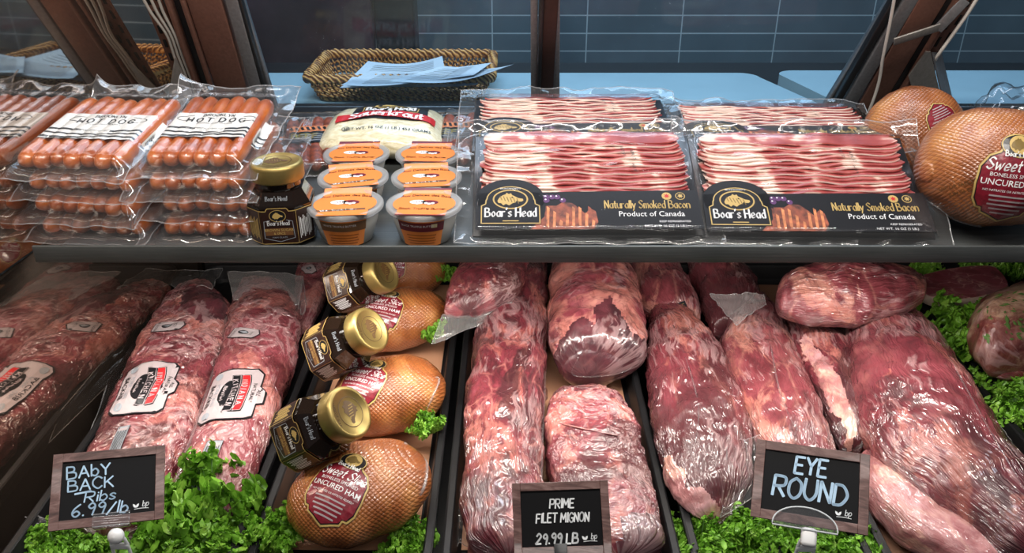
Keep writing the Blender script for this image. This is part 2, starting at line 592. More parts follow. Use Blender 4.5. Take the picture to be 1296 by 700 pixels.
# ------------------------------------------------------------------ lettering and printed labels
GL = {
 'A': '0,0 .3,1 .6,0;.12,.36 .48,.36', 'B': '0,0 0,1;~0,1 .4,.93 .4,.6 0,.53;~0,.53 .5,.46 .5,.06 0,0',
 'C': '~.55,.82 .3,1 .02,.7 .02,.3 .3,0 .55,.18', 'D': '0,0 0,1;~0,1 .35,.95 .58,.5 .35,.05 0,0',
 'E': '.5,0 0,0 0,1 .5,1;0,.52 .4,.52', 'F': '0,0 0,1 .5,1;0,.52 .4,.52', 'G': '~.55,.82 .3,1 .02,.7 .02,.3 .3,0 .56,.15;.56,.12 .56,.45 .32,.45',
 'H': '0,0 0,1;.55,0 .55,1;0,.5 .55,.5', 'I': '.08,0 .08,1', 'J': '~.4,1 .4,.25 .2,0 0,.2', 'K': '0,0 0,1;.5,1 0,.42;.18,.56 .52,0', 'L': '0,1 0,0 .45,0',
 'M': '0,0 .05,1 .35,.3 .65,1 .7,0', 'N': '0,0 0,1 .5,0 .5,1', 'O': '~.3,1 .04,.75 .04,.25 .3,0 .56,.25 .56,.75 .3,1',
 'P': '0,0 0,1;~0,1 .48,.95 .48,.5 0,.45', 'R': '0,0 0,1;~0,1 .48,.95 .48,.55 0,.47;.2,.48 .54,0', 'S': '~.5,.85 .25,1 .03,.78 .25,.53 .5,.28 .25,0 0,.15',
 'T': '0,1 .6,1;.3,1 .3,0', 'U': '~0,1 0,.3 .27,0 .54,.3 .54,1', 'V': '0,1 .3,0 .6,1', 'W': '0,1 .2,0 .4,.8 .6,0 .8,1', 'X': '0,0 .55,1;0,1 .55,0', 'Y': '0,1 .28,.5;.56,1 .28,.5 .28,0', 'Z': '0,1 .5,1 0,0 .5,0',
 'a': '~.42,.5 .2,.6 .02,.3 .2,0 .42,.2;.42,.6 .42,0', 'b': '0,1 0,0;~0,.42 .25,.6 .42,.3 .25,0 0,.12', 'c': '~.38,.48 .2,.6 .02,.3 .2,0 .38,.12', 'd': '~.42,.45 .2,.6 .02,.3 .2,0 .42,.15;.42,1 .42,0',
 'e': '~.03,.3 .4,.34 .32,.57 .14,.57 .02,.3 .14,.02 .4,.1', 'f': '~.35,.97 .15,.9 .14,.6 .14,0;0,.58 .3,.58', 'g': '~.42,.45 .2,.6 .02,.3 .2,.02 .42,.15;~.42,.6 .42,-.15 .2,-.3 .02,-.2',
 'h': '0,1 0,0;~0,.42 .22,.6 .4,.42 .4,0', 'i': '.06,.6 .06,0;.06,.8 .06,.86', 'k': '0,1 0,0;.36,.6 0,.26;.14,.36 .38,0', 'l': '.05,1 .05,0', 'm': '0,.6 0,0;~0,.45 .17,.6 .28,.42 .28,0;~.28,.42 .45,.6 .58,.42 .58,0',
 'n': '0,.6 0,0;~0,.42 .22,.6 .4,.42 .4,0', 'o': '~.22,.6 .02,.3 .22,0 .42,.3 .22,.6', 'p': '0,.6 0,-.3;~0,.42 .25,.6 .42,.3 .25,0 0,.12', 'r': '0,.6 0,0;~0,.4 .15,.58 .32,.55', 's': '~.34,.5 .18,.6 .02,.46 .18,.3 .34,.15 .17,0 0,.1',
 't': '.14,.9 .14,.1 .3,.02;0,.6 .3,.6', 'u': '~0,.6 0,.2 .18,0 .4,.2;.4,.6 .4,0', 'w': '0,.6 .15,0 .3,.5 .45,0 .6,.6', 'y': '0,.6 .2,.05;.42,.6 .1,-.3', 'z': '0,.6 .36,.6 0,0 .36,0', 'v': '0,.6 .2,0 .4,.6', 'x': '0,0 .36,.6;0,.6 .36,0',
 '0': '~.28,1 .04,.7 .04,.3 .28,0 .52,.3 .52,.7 .28,1', '1': '.15,.8 .3,1 .3,0', '2': '~.05,.75 .25,1 .48,.75 .3,.4 .0,.02 ;0,0 .52,.02', '6': '~.42,1 .12,.65 .04,.25 .26,0 .48,.22 .28,.46 .06,.28', '9': '~.44,.72 .24,.55 .05,.75 .24,1 .44,.75 .4,.3 .36,0',
 '.': '.05,.02 .1,.04', '/': '0,-.05 .45,1', "'": '.05,1 .02,.8', '&': '~.55,0 .1,.75 .25,1 .4,.78 .05,.3 .2,0 .55,.35', '-': '0,.4 .3,.4', ',': '.08,.05 .02,-.15',
}


def stroke_pts(s):
    sm = s.startswith('~')
    pts = [tuple(float(a) for a in q.split(',')) for q in s.lstrip('~').split()]
    return catmull(pts, 6) if sm else pts


class Print:
    """flat printing in metres (x right, y up) that is laid on a surface as ONE mesh"""

    def __init__(s):
        s.items = []   # (verts2d, faces, mat index, layer)

    def poly(s, pts, mi, layer=0):
        s.items.append(([Vector((p[0], p[1])) for p in pts], [tuple(range(len(pts)))], mi, layer))

    def rect(s, cx, cy, w_, h_, mi, layer=0, rot=0.0):
        c, q = math.cos(rot), math.sin(rot)
        s.poly([(cx + x * c - y * q, cy + x * q + y * c) for x, y in ((-w_ / 2, -h_ / 2), (w_ / 2, -h_ / 2), (w_ / 2, h_ / 2), (-w_ / 2, h_ / 2))], mi, layer)

    def oval(s, cx, cy, rx, ry, mi, layer=0, n=28):
        s.poly([(cx + rx * math.cos(2 * PI * k / n), cy + ry * math.sin(2 * PI * k / n)) for k in range(n)], mi, layer)

    def line(s, pts, wd, mi, layer=1, nib=None, closed=False):
        pts = [Vector((p[0], p[1])) for p in pts]
        if closed: pts.append(pts[0])
        V, F = [], []
        for k in range(len(pts) - 1):
            a, b = pts[k], pts[k + 1]
            d = b - a
            if d.length < 1e-9: continue
            if nib is not None:
                o_ = Vector((math.cos(nib), math.sin(nib))) * (wd / 2)
                e = Vector((-math.sin(nib), math.cos(nib))) * (wd * .16)
                c0 = [a - o_ - e, a + o_ - e, a + o_ + e, a - o_ + e, b - o_ - e, b + o_ - e, b + o_ + e, b - o_ + e]
                # convex hull of the moved nib
                ps = sorted(c0, key=lambda v: (v.x, v.y))

                def half(ps):
                    h = []
                    for p in ps:
                        while len(h) > 1 and (h[-1] - h[-2]).cross(p - h[-1]) <= 0: h.pop()
                        h.append(p)
                    return h
                hull = half(ps)[:-1] + half(ps[::-1])[:-1]
                bs = len(V)
                V += hull
                F.append(tuple(range(bs, bs + len(hull))))
            else:
                d.normalize()
                n = Vector((-d.y, d.x)) * (wd / 2)
                e = d * (wd * .42)
                bs = len(V)
                V += [a - e * .6 - n * .7, a - e * .6 + n * .7, a + n, b + n, b + e * .6 + n * .7, b + e * .6 - n * .7, b - n, a - n]
                F.append(tuple(range(bs + 7, bs - 1, -1)))
        if V: s.items.append((V, F, mi, layer))

    def hand(s, text, x, y, hgt, mi, wd=0.1, layer=2, nib=None, slant=0.0, gap=0.16, wsc=1.0, center=False, rot=0.0, jit=0.0, arc=0.0):
        adv = []
        cx = 0.0
        for ch in text:
            if ch == ' ':
                adv.append((ch, cx)); cx += 0.34 * wsc; continue
            g = GL.get(ch)
            wid = max(p[0] for st in g.split(';') for p in stroke_pts(st.strip()))
            adv.append((ch, cx))
            cx += (wid + gap) * wsc
        tot = (cx - gap * wsc) * hgt
        x0 = x - tot / 2 if center else x
        c, q = math.cos(rot), math.sin(rot)
        rnd = random.Random(len(text) * 7 + int(abs(x) * 9999))
        for ch, ox in adv:
            if ch == ' ': continue
            jy = rnd.uniform(-jit, jit)
            js = 1 + rnd.uniform(-jit, jit)
            for st in GL[ch].split(';'):
                P = []
                for (a, b) in stroke_pts(st.strip()):
                    lx = (ox + (a + b * slant) * wsc) * hgt
                    ly = (b * js + jy) * hgt
                    if arc:
                        tt = (lx - tot / 2) / max(tot / 2, 1e-6)
                        ly += arc * (1 - tt * tt)
                    X, Y = (x0 - x + lx), ly
                    P.append((x + X * c - Y * q, y + X * q + Y * c))
                s.line(P, wd * hgt, mi, layer, nib)
        return tot

    def font(s, text, x, y, hgt, mi, layer=2, center=True, bold=0.0, shear=0.0, rot=0.0, xs=1.0):
        V, F = font_mesh(text, bold, shear)
        if not V: return
        mx = (min(v.x for v in V) + max(v.x for v in V)) / 2 if center else min(v.x for v in V)
        k = hgt / 0.73
        c, q = math.cos(rot), math.sin(rot)
        W = []
        for v in V:
            X, Y = (v.x - mx) * k * xs, v.y * k
            W.append(Vector((x + X * c - Y * q, y + X * q + Y * c)))
        s.items.append((W, F, mi, layer))

    def mesh(s, fn, step=None, off=0.0004, gap=0.00022):
        """fn(x, y, height) -> point; step: cut the polygons this fine so they follow a curved surface"""
        V, F, I = [], [], []
        for (v2, f2, mi, layer) in s.items:
            if step and max(max(v.x for v in v2) - min(v.x for v in v2), max(v.y for v in v2) - min(v.y for v in v2)) > step:
                bm = bmesh.new()
                vs = [bm.verts.new((v.x, v.y, 0)) for v in v2]
                for f in f2:
                    try: bm.faces.new([vs[k] for k in f])
                    except ValueError: pass
                for ax in (0, 1):
                    lo = min(v[ax] for v in v2); hi = max(v[ax] for v in v2)
                    k = math.floor(lo / step) + 1
                    while k * step < hi:
                        co = [0, 0, 0]; co[ax] = k * step
                        no = [0, 0, 0]; no[ax] = 1
                        bmesh.ops.bisect_plane(bm, geom=bm.verts[:] + bm.edges[:] + bm.faces[:], plane_co=co, plane_no=no, dist=1e-7)
                        k += 1
                bm.verts.index_update()
                v2 = [Vector((v.co.x, v.co.y)) for v in bm.verts]
                f2 = [tuple(v.index for v in f.verts) for f in bm.faces]
                bm.free()
            b = len(V)
            V += [fn(v.x, v.y, off + layer * gap) for v in v2]
            F += [tuple(b + k for k in f) for f in f2]
            I += [mi] * len(f2)
        return V, F, I

    def lay(s, name, mats, parent, fn, step=None, off=0.0004, world=True, gap=0.00022):
        V, F, I = s.mesh(fn, step, off, gap)
        return mobj(name, V, F, mats, parent, world, None, I, False)


_FC = {}


def font_mesh(text, bold=0.0, shear=0.0):
    k = (text, bold, shear)
    if k not in _FC:
        cu = bpy.data.curves.new('lettering', 'FONT')
        cu.body = text
        cu.resolution_u = 2
        cu.offset = bold
        cu.shear = shear
        ob = bpy.data.objects.new('lettering', cu)
        COL.objects.link(ob)
        dg = bpy.context.evaluated_depsgraph_get()
        me = bpy.data.meshes.new_from_object(ob.evaluated_get(dg))
        V = [v.co.copy() for v in me.vertices]
        F = [tuple(p.vertices) for p in me.polygons]
        bpy.data.objects.remove(ob)
        bpy.data.curves.remove(cu)
        bpy.data.meshes.remove(me)
        _FC[k] = (V, F)
    return _FC[k]


def bvh_of(V, F):
    return BVHTree.FromPolygons([Vector(v) for v in V], [tuple(f) for f in F])


def frame_on(bvh, c_px, r_px, flip=1):
    """label frame on a body: centre at pixel c_px, reading direction towards pixel r_px"""
    def hit(p):
        h = bvh.ray_cast(CAM_POS, ray(*p).normalized())
        if h[0] is None:
            q = CAM_POS + ray(*p) * 1.0
            h = bvh.find_nearest(q)
        return h
    a, b = hit(c_px), hit(r_px)
    n = a[1].normalized()
    if n.dot(CAM_POS - a[0]) < 0: n = -n
    # soften towards the viewer's side so that bumps do not turn the label
    ex = (b[0] - a[0])
    ex = (ex - n * ex.dot(n)).normalized()
    return a[0], ex, n.cross(ex).normalized(), n


def on_body(bvh, fr, kx=1.0, ky=1.0):
    O, ex, ey, n = fr

    def fn(x, y, h):
        p = O + ex * (x * kx) + ey * (y * ky)
        q = bvh.ray_cast(p + n * 0.06, -n)
        if q[0] is None:
            q = bvh.find_nearest(p)
        m_ = q[1] if q[1].dot(n) > 0 else -q[1]
        return q[0] + (m_ * .5 + n * .5) * h
    return fn

# ------------------------------------------------------------------ materials
MT = {}
MT['steel'] = metal_brushed('shelf_steel', (0.13, 0.14, 0.14), 0.45, metal=.55)
MT['bronze'] = metal_brushed('bronze_anodised', (0.19, 0.092, 0.068), 0.42, (40, 3, 40), 0.1, .45)
MT['bronze_dark'] = metal_brushed('dark_bronze', (0.05, 0.026, 0.021), 0.42, (40, 3, 40), 0.1, .45)
MT['grey_metal'] = metal_brushed('grey_trim_metal', (0.22, 0.22, 0.23), 0.4, (40, 3, 40), 0.1, .5)
MT['bracket'] = metal_brushed('bracket_metal', (0.32, 0.30, 0.28), 0.4, (40, 40, 3), 0.1, .6)
MT['black'] = simple('black_gasket', (0.008, 0.008, 0.009), 0.4)
MT['slot'] = simple('dark_slot', (0.003, 0.003, 0.003), 0.9)
MT['tray'] = simple('black_plastic_tray', (0.007, 0.007, 0.008), 0.5, var=.2, spec=.25)
MT['deck'] = simple('dark_deck_metal', (0.012, 0.012, 0.013), 0.45)
MT['floor'] = simple('dark_floor_tile', (0.05, 0.045, 0.04), 0.6, var=.2, vscale=3)
MT['cable_grey'] = simple('grey_cable', (0.34, 0.32, 0.29), 0.5)
MT['cable_white'] = simple('white_cable', (0.66, 0.62, 0.57), 0.45)
MT['board'] = simple('pale_blue_board', (0.30, 0.45, 0.53), 0.45, var=.06, vscale=8)
MT['white_plastic'] = simple('white_plastic', (0.78, 0.78, 0.78), 0.35)
MT['paper'] = simple('office_paper', (0.50, 0.60, 0.70), 0.7, var=.04)
MT['ink'] = simple('black_ink', (0.012, 0.012, 0.014), 0.5)
MT['ink_grey'] = simple('grey_ink', (0.25, 0.27, 0.3), 0.6)
MT['label_white'] = simple('white_label', (0.72, 0.71, 0.68), 0.4, coat=.5)
MT['label_dim'] = simple('clear_label_white', (0.40, 0.34, 0.35), 0.4, coat=.6)
MT['label_black'] = simple('black_label', (0.010, 0.010, 0.012), 0.3, coat=.4)
MT['print_white'] = simple('white_print', (0.80, 0.80, 0.80), 0.45)
MT['gold'] = simple('gold_print', (0.52, 0.36, 0.12), 0.4)
MT['gold_dark'] = simple('dark_gold_print', (0.19, 0.125, 0.035), 0.4)
MT['red_label'] = simple('red_label', (0.20, 0.010, 0.022), 0.34, var=.3, vscale=160, coat=.7, bmp=.3)
MT['red'] = simple('red_print', (0.50, 0.018, 0.022), 0.4)
MT['maroon'] = simple('maroon_print', (0.14, 0.008, 0.02), 0.4)
MT['orange'] = simple('orange_label', (0.80, 0.235, 0.040), 0.42, coat=.25)
MT['orange_dark'] = simple('orange_brown_print', (0.34, 0.085, 0.01), 0.45)
MT['brown_label'] = simple('brown_label', (0.026, 0.010, 0.007), 0.35, coat=.5)
MT['brown_print'] = simple('brown_print', (0.16, 0.07, 0.025), 0.45)
MT['lid_gold'] = simple('gold_lid', (0.34, 0.25, 0.085), 0.40, metal=.75, var=.08)
MT['lid_stamp'] = simple('brown_lid_stamp', (0.09, 0.045, 0.012), 0.5)
MT['jar_dark'] = simple('dark_glaze_glass', (0.010, 0.0055, 0.0035), 0.06, coat=1.0)
MT['butter'] = simple('pale_butter', (0.70, 0.60, 0.34), 0.4, var=.08, vscale=60)
MT['purple'] = simple('grape_purple', (0.10, 0.03, 0.12), 0.4)
MT['crisp'] = simple('crisp_bacon_print', (0.22, 0.05, 0.022), 0.5, var=.8, vscale=90)
MT['crisp_light'] = simple('crisp_bacon_light', (0.55, 0.19, 0.07), 0.5, var=.5, vscale=120)
MT['peach'] = simple('peach_butcher_paper', (0.46, 0.235, 0.135), 0.7, var=.07, vscale=10)
MT['kraft'] = simple('brown_butcher_paper', (0.24, 0.125, 0.075), 0.7, var=.07, vscale=10)
MT['chalk'] = simple('chalk_lettering', (0.40, 0.56, 0.72), 0.7)
MT['chalk_white'] = simple('white_chalk_lettering', (0.74, 0.76, 0.78), 0.7)
MT['chalkboard'] = simple('chalkboard_black', (0.006, 0.006, 0.007), 0.6, spec=.12)
MT['wire'] = simple('clear_plastic_holder', (0.75, 0.77, 0.78), 0.12, trans=.3)
MT['band'] = simple('grey_metal_clip', (0.16, 0.16, 0.16), 0.3, metal=.8)

FILM = film('clear_bag_film', 0.015, bs=0.6, scale=26, stretch=(1, .35, 1))
FILM_FIN = film('heat_sealed_film', 0.07, bs=0.8, scale=34, gl=1.3)
FILM_MILK = film('cloudy_bag_film', 0.27, bs=1.0, scale=38, gl=1.0, rough=.18)
FILM_FLAT = film('taut_pack_film', 0.004, bs=0.30, scale=16, gl=.65, rough=.08, stretch=(.5, 1.6, 1))
CLEAR = film('clear_plastic', 0.05, bs=0.05, scale=10, gl=1.2, rough=.05)
CUP = film('frosted_cup_plastic', 0.42, bs=0.05, scale=10, gl=.9, rough=.2)


def wood_frame():
    m, nt = mat('reddish_wood_border')
    v = coords(nt, 'Object', (30, 30, 220))
    n = noi(nt, v, 1.2, 6, .65, .8)
    c = ramp(nt, n, [(0.30, (0.035, 0.014, 0.012)), (0.5, (0.12, 0.058, 0.050)), (0.72, (0.25, 0.155, 0.14))])
    b = nd(nt, 'ShaderNodeBsdfPrincipled', Roughness=0.4)
    b.inputs['Coat Weight'].default_value = .3
    nt.links.new(c, b.inputs['Base Color'])
    out(nt, b.outputs[0])
    return m


MT['wood'] = wood_frame()


def hot_dog_mat(name, a, b_, c):
    m, nt = mat(name)
    n = noi(nt, coords(nt, 'Object', (1, .5, 1)), 60, 5)
    col = ramp(nt, n, [(0.25, a), (0.5, b_), (0.78, c)])
    b = nd(nt, 'ShaderNodeBsdfPrincipled', Roughness=0.34)
    nt.links.new(col, b.inputs['Base Color'])
    b.inputs['Coat Weight'].default_value = .7
    b.inputs['Coat Roughness'].default_value = .12
    nt.links.new(bump(nt, noi(nt, coords(nt, 'Object', (1, .3, 1)), 130, 4), .5, .0015), b.inputs['Normal'])
    out(nt, b.outputs[0])
    return m


MT['dog'] = hot_dog_mat('frankfurter_skin', (0.20, 0.032, 0.003), (0.40, 0.082, 0.006), (0.54, 0.150, 0.016))


def ham_mat():
    m, nt = mat('netted_smoked_ham')
    uvm = coords(nt, 'Object', (1, 1, 1), (.55, 0, .12))
    sp = nd(nt, 'ShaderNodeSeparateXYZ', Vector=uvm)
    nn = noi(nt, coords(nt, 'Object'), 30, 2)
    wob = mth(nt, 'MULTIPLY', mth(nt, 'SUBTRACT', nn, .5), 2.2)
    a = mth(nt, 'ADD', mth(nt, 'MULTIPLY', sp.outputs[0], 560), wob)
    b_ = mth(nt, 'ADD', mth(nt, 'MULTIPLY', sp.outputs[2], 620), wob)
    s1 = mth(nt, 'ABSOLUTE', mth(nt, 'SINE', mth(nt, 'ADD', a, b_)))
    s2 = mth(nt, 'ABSOLUTE', mth(nt, 'SINE', mth(nt, 'SUBTRACT', a, b_)))
    h = mth(nt, 'POWER', mth(nt, 'MULTIPLY', s1, s2), .5)
    n = noi(nt, coords(nt, 'Object'), 14, 6, .6, .5)
    col = ramp(nt, n, [(0.32, (0.16, 0.040, 0.010)), (0.5, (0.37, 0.115, 0.030)), (0.68, (0.58, 0.26, 0.080))])
    col = mixc(nt, mth(nt, 'MULTIPLY', mth(nt, 'SUBTRACT', 1.0, h), .26), col, (0.15, 0.045, 0.015))
    n3 = noi(nt, coords(nt, 'Object', (1, 1, 1)), 9, 3)
    col = mixc(nt, ramp(nt, n3, [(0.56, (0, 0, 0)), (0.7, (.6, .6, .6))]), col, (0.42, 0.17, 0.12))
    b = nd(nt, 'ShaderNodeBsdfPrincipled', Roughness=0.36)
    nt.links.new(col, b.inputs['Base Color'])
    b.inputs['Coat Weight'].default_value = .8
    b.inputs['Coat Roughness'].default_value = .13
    bp = bump(nt, h, .42, .0020)
    nt.links.new(bp, b.inputs['Normal'])
    w2 = wrinkle_height(nt, 50, 70, 3.0)
    nt.links.new(bump(nt, w2, .22, .003, bp), b.inputs['Coat Normal'])
    out(nt, b.outputs[0])
    return m


MT['ham'] = ham_mat()


def bacon_mat(name, seed):
    m, nt = mat(name)
    ob = coords(nt, 'Object', (1, 1, 1))
    ad = nd(nt, 'ShaderNodeVectorMath', _operation='ADD', i0=ob, i1=(seed, seed, seed))
    mp = nd(nt, 'ShaderNodeMapping', Vector=ad.outputs[0])
    mp.inputs['Scale'].default_value = (11, 85, 30)
    n = noi(nt, mp.outputs[0], 1.0, 5, .6, .5)
    mp2 = nd(nt, 'ShaderNodeMapping', Vector=ob)
    mp2.inputs['Scale'].default_value = (19, 7, 7)
    big = noi(nt, mp2.outputs[0], 1.0, 3, .55, .4)
    f = mth(nt, 'ADD', mth(nt, 'MULTIPLY', n, .38), mth(nt, 'MULTIPLY', big, .62))
    col = ramp(nt, f, [(0.36, (0.22, 0.022, 0.024)), (0.49, (0.38, 0.062, 0.055)), (0.535, (0.50, 0.14, 0.115)), (0.565, (0.80, 0.58, 0.48)), (0.7, (0.88, 0.74, 0.64))])
    b = nd(nt, 'ShaderNodeBsdfPrincipled', Roughness=0.38)
    nt.links.new(col, b.inputs['Base Color'])
    b.inputs['Coat Weight'].default_value = .6
    b.inputs['Coat Roughness'].default_value = .15
    nt.links.new(bump(nt, noi(nt, coords(nt, 'Object', (.3, 1, 1)), 110, 3), .5, .002), b.inputs['Coat Normal'])
    out(nt, b.outputs[0])
    return m


MT['bacon'] = [bacon_mat('bacon_streaks', k * 3.7) for k in range(3)]
MT['bacon_fat'] = simple('bacon_fat', (0.78, 0.60, 0.52), 0.4, var=.12, vscale=80, coat=.6)


def kraut_mat():
    m, nt = mat('shredded_sauerkraut')
    v = coords(nt, 'Object', (18, 60, 40))
    n = noi(nt, v, 2.2, 6, .6, 1.6)
    col = ramp(nt, n, [(0.3, (0.56, 0.47, 0.27)), (0.5, (0.74, 0.67, 0.46)), (0.7, (0.86, 0.82, 0.66))])
    b = nd(nt, 'ShaderNodeBsdfPrincipled', Roughness=0.4)
    nt.links.new(col, b.inputs['Base Color'])
    nt.links.new(bump(nt, n, .4, .003), b.inputs['Normal'])
    b.inputs['Coat Weight'].default_value = .8
    b.inputs['Coat Roughness'].default_value = .1
    nt.links.new(bump(nt, noi(nt, coords(nt, 'Object', (1, .5, 1)), 30, 3), .6, .006), b.inputs['Coat Normal'])
    out(nt, b.outputs[0])
    return m


MT['kraut'] = kraut_mat()


def kale_mat():
    m, nt = mat('curly_kale_leaf')
    n = noi(nt, coords(nt, 'Object'), 55, 5)
    n2 = noi(nt, coords(nt, 'Object'), 14, 2)
    col = ramp(nt, n, [(0.25, (0.06, 0.18, 0.010)), (0.5, (0.19, 0.44, 0.035)), (0.8, (0.44, 0.68, 0.11))])
    col = mixc(nt, ramp(nt, n2, [(0.5, (0, 0, 0)), (0.7, (.6, .6, .6))]), col, (0.13, 0.30, 0.035))
    b = nd(nt, 'ShaderNodeBsdfPrincipled', Roughness=0.42)
    nt.links.new(col, b.inputs['Base Color'])
    nt.links.new(bump(nt, noi(nt, coords(nt, 'Object'), 260, 3), .5, .001), b.inputs['Normal'])
    tl = nd(nt, 'ShaderNodeBsdfTranslucent', Color=(0.14, 0.34, 0.03, 1))
    s = nd(nt, 'ShaderNodeMixShader', i0=.22, i1=b.outputs[0], i2=tl.outputs[0])
    out(nt, s.outputs[0])
    return m


MT['kale'] = kale_mat()
MT['kale_stem'] = simple('kale_stem', (0.20, 0.36, 0.12), 0.5)


def wicker():
    m, nt = mat('woven_wicker')
    v = coords(nt, 'Object', (1, 1, 1))
    wv = nt.nodes.new('ShaderNodeTexWave')
    wv.bands_direction = 'DIAGONAL'
    nt.links.new(v, wv.inputs['Vector'])
    wv.inputs['Scale'].default_value = 55
    wv.inputs['Distortion'].default_value = 2.0
    wv.inputs['Detail'].default_value = 2
    n = noi(nt, v, 40, 4)
    col = ramp(nt, mth(nt, 'MULTIPLY', wv.outputs['Fac'], mth(nt, 'ADD', n, .35)), [(0.15, (0.13, 0.040, 0.008)), (0.45, (0.56, 0.22, 0.045)), (0.8, (0.80, 0.44, 0.14))])
    b = nd(nt, 'ShaderNodeBsdfPrincipled', Roughness=0.6)
    nt.links.new(col, b.inputs['Base Color'])
    nt.links.new(bump(nt, wv.outputs['Fac'], .8, .004), b.inputs['Normal'])
    out(nt, b.outputs[0])
    return m


MT['wicker'] = wicker()


def tile_mat():
    m, nt = mat('slate_blue_tile')
    tc = nt.nodes.new('ShaderNodeTexCoord')
    sp = nd(nt, 'ShaderNodeSeparateXYZ', Vector=tc.outputs['Object'])
    cb = nd(nt, 'ShaderNodeCombineXYZ', X=sp.outputs[0], Y=sp.outputs[2])
    br = nt.nodes.new('ShaderNodeTexBrick')
    nt.links.new(cb.outputs[0], br.inputs['Vector'])
    br.offset = 0.0
    br.inputs['Scale'].default_value = 1.0
    br.inputs['Brick Width'].default_value = 0.335
    br.inputs['Row Height'].default_value = 0.062
    br.inputs['Mortar Size'].default_value = 0.0022
    br.inputs['Color1'].default_value = (0.105, 0.165, 0.20, 1)
    br.inputs['Color2'].default_value = (0.125, 0.17, 0.20, 1)
    br.inputs['Mortar'].default_value = (0.48, 0.60, 0.64, 1)
    n = noi(nt, tc.outputs['Object'], 3.0, 5)
    col = mixc(nt, .8, br.outputs['Color'], ramp(nt, n, [(0.3, (.65, .6, .62)), (0.7, (1.25, 1.2, 1.2))]), 'MULTIPLY')
    b = nd(nt, 'ShaderNodeBsdfPrincipled', Roughness=0.35)
    nt.links.new(col, b.inputs['Base Color'])
    out(nt, b.outputs[0])
    return m


MT['tile'] = tile_mat()
MT['dark_reflection'] = simple('dark_wine_reflection', (0.060, 0.034, 0.040), 0.4, var=.7, vscale=5)
MT['dark_post'] = simple('near_black_post', (0.008, 0.009, 0.012), 0.5)


def mirror_mat():
    m, nt = mat('smoked_mirror_panel')
    n = noi(nt, coords(nt, 'Object'), 7, 5)
    gg = nd(nt, 'ShaderNodeBsdfGlossy', Color=(0.6, 0.5, 0.43, 1), Roughness=0.03)
    nt.links.new(ramp(nt, n, [(0.3, (0.56, 0.46, 0.39)), (0.7, (0.68, 0.58, 0.50))]), gg.inputs[0])
    df = nd(nt, 'ShaderNodeBsdfDiffuse', Color=(0.10, 0.075, 0.06, 1))
    s = nd(nt, 'ShaderNodeMixShader', i0=.14, i1=gg.outputs[0], i2=df.outputs[0])
    out(nt, s.outputs[0])
    return m


MT['mirror'] = mirror_mat()
PANE = glass_pane('tinted_window_glass', (0.80, 0.90, 0.96), 1.0)

# ------------------------------------------------------------------ the setting
XM = -0.556           # the mirrored end panel
structure(MB().box((0.3, 1.2, -0.01), (6, 6, 0.02)).build('floor', MT['floor'], smooth=False))
structure(MB().box((XM - 0.006, 0.92, 0.71), (0.012, 1.30, 0.54)).build('wall_left', MT['mirror'], smooth=False))
a_, b_ = Vector((-.5965, .40, 0)), Vector((-.5115, 1.298, 0))          # the upper panel stands slightly askew
mb = MB()
mb.add([p + Vector((dx, 0, z)) for z in (.985, 1.62) for dx in (-.012, 0) for p in (a_, b_)], [(2, 3, 7, 6), (1, 0, 4, 5), (0, 2, 6, 4), (3, 1, 5, 7), (4, 6, 7, 5), (0, 1, 3, 2)])
structure(mb.build('wall_left', MT['mirror'], smooth=False))
structure(MB().box((0.6, 3.06, 1.4), (6, 0.10, 2.8)).build('wall_back', MT['tile'], smooth=False))
# deck under the trays
structure(MB().box((0.25, 0.95, 0.66), (1.60, 0.86, 0.03), 0, .003).build('trim_1', MT['deck']))
# case back wall below the shelf
structure(MB().box((0.25, 1.335, 0.84), (1.60, 0.02, 0.33), 0, .002).build('trim_2', MT['deck']))

# sloped plane of the rear sliding windows
SA = R(62)
SD = Vector((0, -math.cos(SA), math.sin(SA)))          # up the slope
SN = Vector((0, -math.sin(SA), -math.cos(SA)))         # towards the viewer
S0 = Vector((0, 1.285, 1.035))


def on_slope(px, py, off=0.0):
    d = ray(px, py)
    p0 = S0 + SN * off
    return CAM_POS + d * ((p0 - CAM_POS).dot(SN) / d.dot(SN))


# black sill along the foot of the windows
structure(MB().box((0.25, 1.29, 1.010), (1.60, 0.05, 0.042), 0, .004).build('trim_3', MT['black']))
structure(MB().box((0.25, 1.335, 1.0), (1.60, 0.03, 0.03), 0, .002).build('trim_4', MT['board']))  # inner sill strip; its blue reflection is put into the pale colour


def slope_bar(mb, a, b, wd, th, i=0, off=0.0, bevel=.0015):
    mb.bar(on_slope(a[0], a[1], off), on_slope(b[0], b[1], off), (1, 0, 0), wd, th, i, bevel)


# windows: metal frame + tinted pane
def window(n, bl, br_, tl, tr):
    root = thing('window_%d' % n, None, None, T(on_slope((bl[0] + br_[0]) / 2, bl[1])))
    root['kind'] = 'structure'
    P = [on_slope(*p) for p in (bl, br_, tr, tl)]
    mb = MB()
    mb.bar(P[0], P[1], SN, .012, .012)
    mb.bar(P[3], P[2], SN, .012, .012)
    mb.bar(P[0], P[3], (1, 0, 0), .010, .012)
    mb.bar(P[1], P[2], (1, 0, 0), .010, .012)
    mb.build('window_frame', MT['grey_metal'], root)
    q = [p - SN * .001 for p in P] + [p + SN * .001 for p in P]
    MB().add(q, [(3, 2, 1, 0), (4, 5, 6, 7), (0, 1, 5, 4), (1, 2, 6, 5), (2, 3, 7, 6), (3, 0, 4, 7)]).build('glass_pane', PANE, root, smooth=False)


window(1, (349, 141), (676, 141), (296, -30), (676, -30))
window(2, (704, 141), (1041, 141), (704, -30), (1146, -30))
window(3, (1125, 141), (1700, 141), (1226, -60), (1800, -60))

